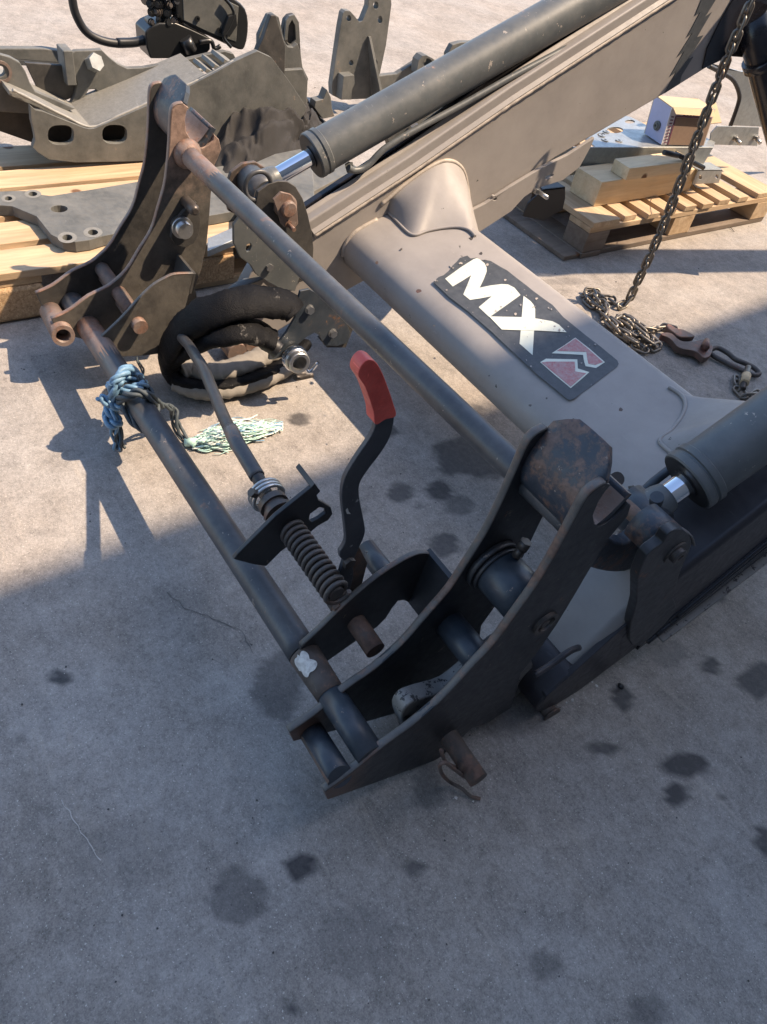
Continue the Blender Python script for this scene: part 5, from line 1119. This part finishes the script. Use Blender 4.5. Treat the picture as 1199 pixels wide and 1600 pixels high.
for a, b_, c_, d_ in ((.13, .0, .155, .78), (.155, .75, .98, .78)):
    face('printed_line', [Q3(a, 0, b_) + nf * .0022, Q3(c_, 0, b_) + nf * .0022, Q3(c_, 0, d_) + nf * .0022, Q3(a, 0, d_) + nf * .0022], 'cardink', nf, .001)
rnd = random.Random(3)
for i in range(9):
    b_ = .05 + i * .085
    face('printed_mark', [Q3(.04, 0, b_) + nf * .0022, Q3(.10, 0, b_) + nf * .0022, Q3(.10, 0, b_ + .03) + nf * .0022, Q3(.04, 0, b_ + .03) + nf * .0022], 'cardink', nf, .001)
for i in range(7):
    a = .30 + i * .075; face('printed_mark', [Q3(a, 0, .79) + nf * .0022, Q3(a + .045, 0, .79) + nf * .0022, Q3(a + .05, 0, .83) + nf * .0022, Q3(a, 0, .82) + nf * .0022], 'cardink', nf, .001)
mb = MB(); c_ = Q3(0, .45, .38); mb.rings(c_, ns_, [(0, .018), (.006, .018), (.008, .012), (.012, .012), (.012, .005), (.006, .005), (.006, 0)], 16); link('round_knob', mb, 'cast', BX)
# dark angle plate under the arm, left of the pallet
DA = thing('black_angle_bracket', 'small black angle bracket on the ground at the near left corner of the right pallet', 'bracket', PZ(850, 340))
plate('leaf', [(818, 338), (826, 318), (850, 296), (884, 292), (884, 310), (880, 328), (850, 345)], -1.80, .006, 'rubber', DA, .001)
mb = MB(); a = PX(850, 296, -1.80); bq = PX(884, 292, -1.80); mb.prism([a, bq, bq + V(-.06, 0, 0), a + V(-.06, 0, 0)], (0, 0, -.006)); link('top_leaf', mb, 'rubber', DA, .001)
# board under the left side of the pallet, shade put into its colour
o = board('dark_board', (-2.45, 2.20, .001), (-1.72, 2.286, .018), 'shadewood', None); tag(o, 'shade-darkened board on the ground along the short end of the right pallet', 'board')
# wire
mb = MB(); mb.tube(smooth_path([V(-1.66, 2.62, .20), PZ(1068, 270, .24), PZ(1095, 305, .10), PZ(1120, 330, .02), PZ(1148, 362, .003)], 6), .0014, 6); o = link('wire', mb, 'darksteel'); tag(o, 'thin stray wire curling from the right pallet down to the ground', 'wire')

# ------------------------------------------------------------------ small litter
def pebble(px, py, r, mat, nm, label, cat, z=None, sy=.8):
    c_ = PZ(px, py, 0); mb = MB(); vs = []; fs = []; n, m = 5, 9; rnd = random.Random(px * 7 + py)
    for i in range(n + 1):
        a = math.pi * i / n
        for j in range(m):
            g = 2 * math.pi * j / m; k3 = r * (1 + .45 * noise.noise(V(i * .9, j * .9, px)))
            vs.append(c_ + V(math.sin(a) * math.cos(g) * k3, math.sin(a) * math.sin(g) * k3 * sy, math.cos(a) * k3 * .6 + r * .55))
    fs = [(i * m + j, (i + 1) * m + j, (i + 1) * m + (j + 1) % m, i * m + (j + 1) % m) for i in range(n) for j in range(m)]
    mb.add(vs, fs, True); o = link(nm, mb, mat); tag(o, label, cat); return o
o = pebble(970, 1073, .007, 'rubber', 'dirt_clod', 'small black lump of dirt on the concrete right of the arm tip', 'dirt clod'); 
rnd = random.Random(11)
def flakes(name, spots, mat):
    mb = MB()
    for x, y, r in spots:
        c_ = PZ(x, y, .0008); k3 = [c_ + V(math.cos(g * 1.047) * r * rnd.uniform(.5, 1.2), math.sin(g * 1.047) * r * rnd.uniform(.5, 1.2), 0) for g in range(6)]
        mb.prism(k3, (0, 0, .0012))
    return link(name, mb, mat, kind='stuff')
flakes('paint_flakes', [(895, 1094, .004), (933, 1072, .004), (926, 1066, .003), (886, 1098, .002), (713, 1247, .003), (740, 1252, .002)] + [(rnd.uniform(600, 1190), rnd.uniform(900, 1580), rnd.uniform(.0006, .0014)) for i in range(60)] + [(rnd.uniform(0, 600), rnd.uniform(620, 1580), rnd.uniform(.0006, .0013)) for i in range(60)], 'splash')
sc_ = crack([(96, 1250), (110, 1272), (128, 1300), (157, 1345)], .0008, 'ground_scratch'); sc_.data.materials[0] = simple('pale_scratch', (.5, .46, .42), .9)
flakes('dark_grit', [(rnd.uniform(0, 1199), rnd.uniform(450, 1590), rnd.uniform(.0007, .002)) for i in range(160)] + [(rnd.uniform(0, 1199), rnd.uniform(0, 450), rnd.uniform(.001, .004)) for i in range(90)], 'farblack')
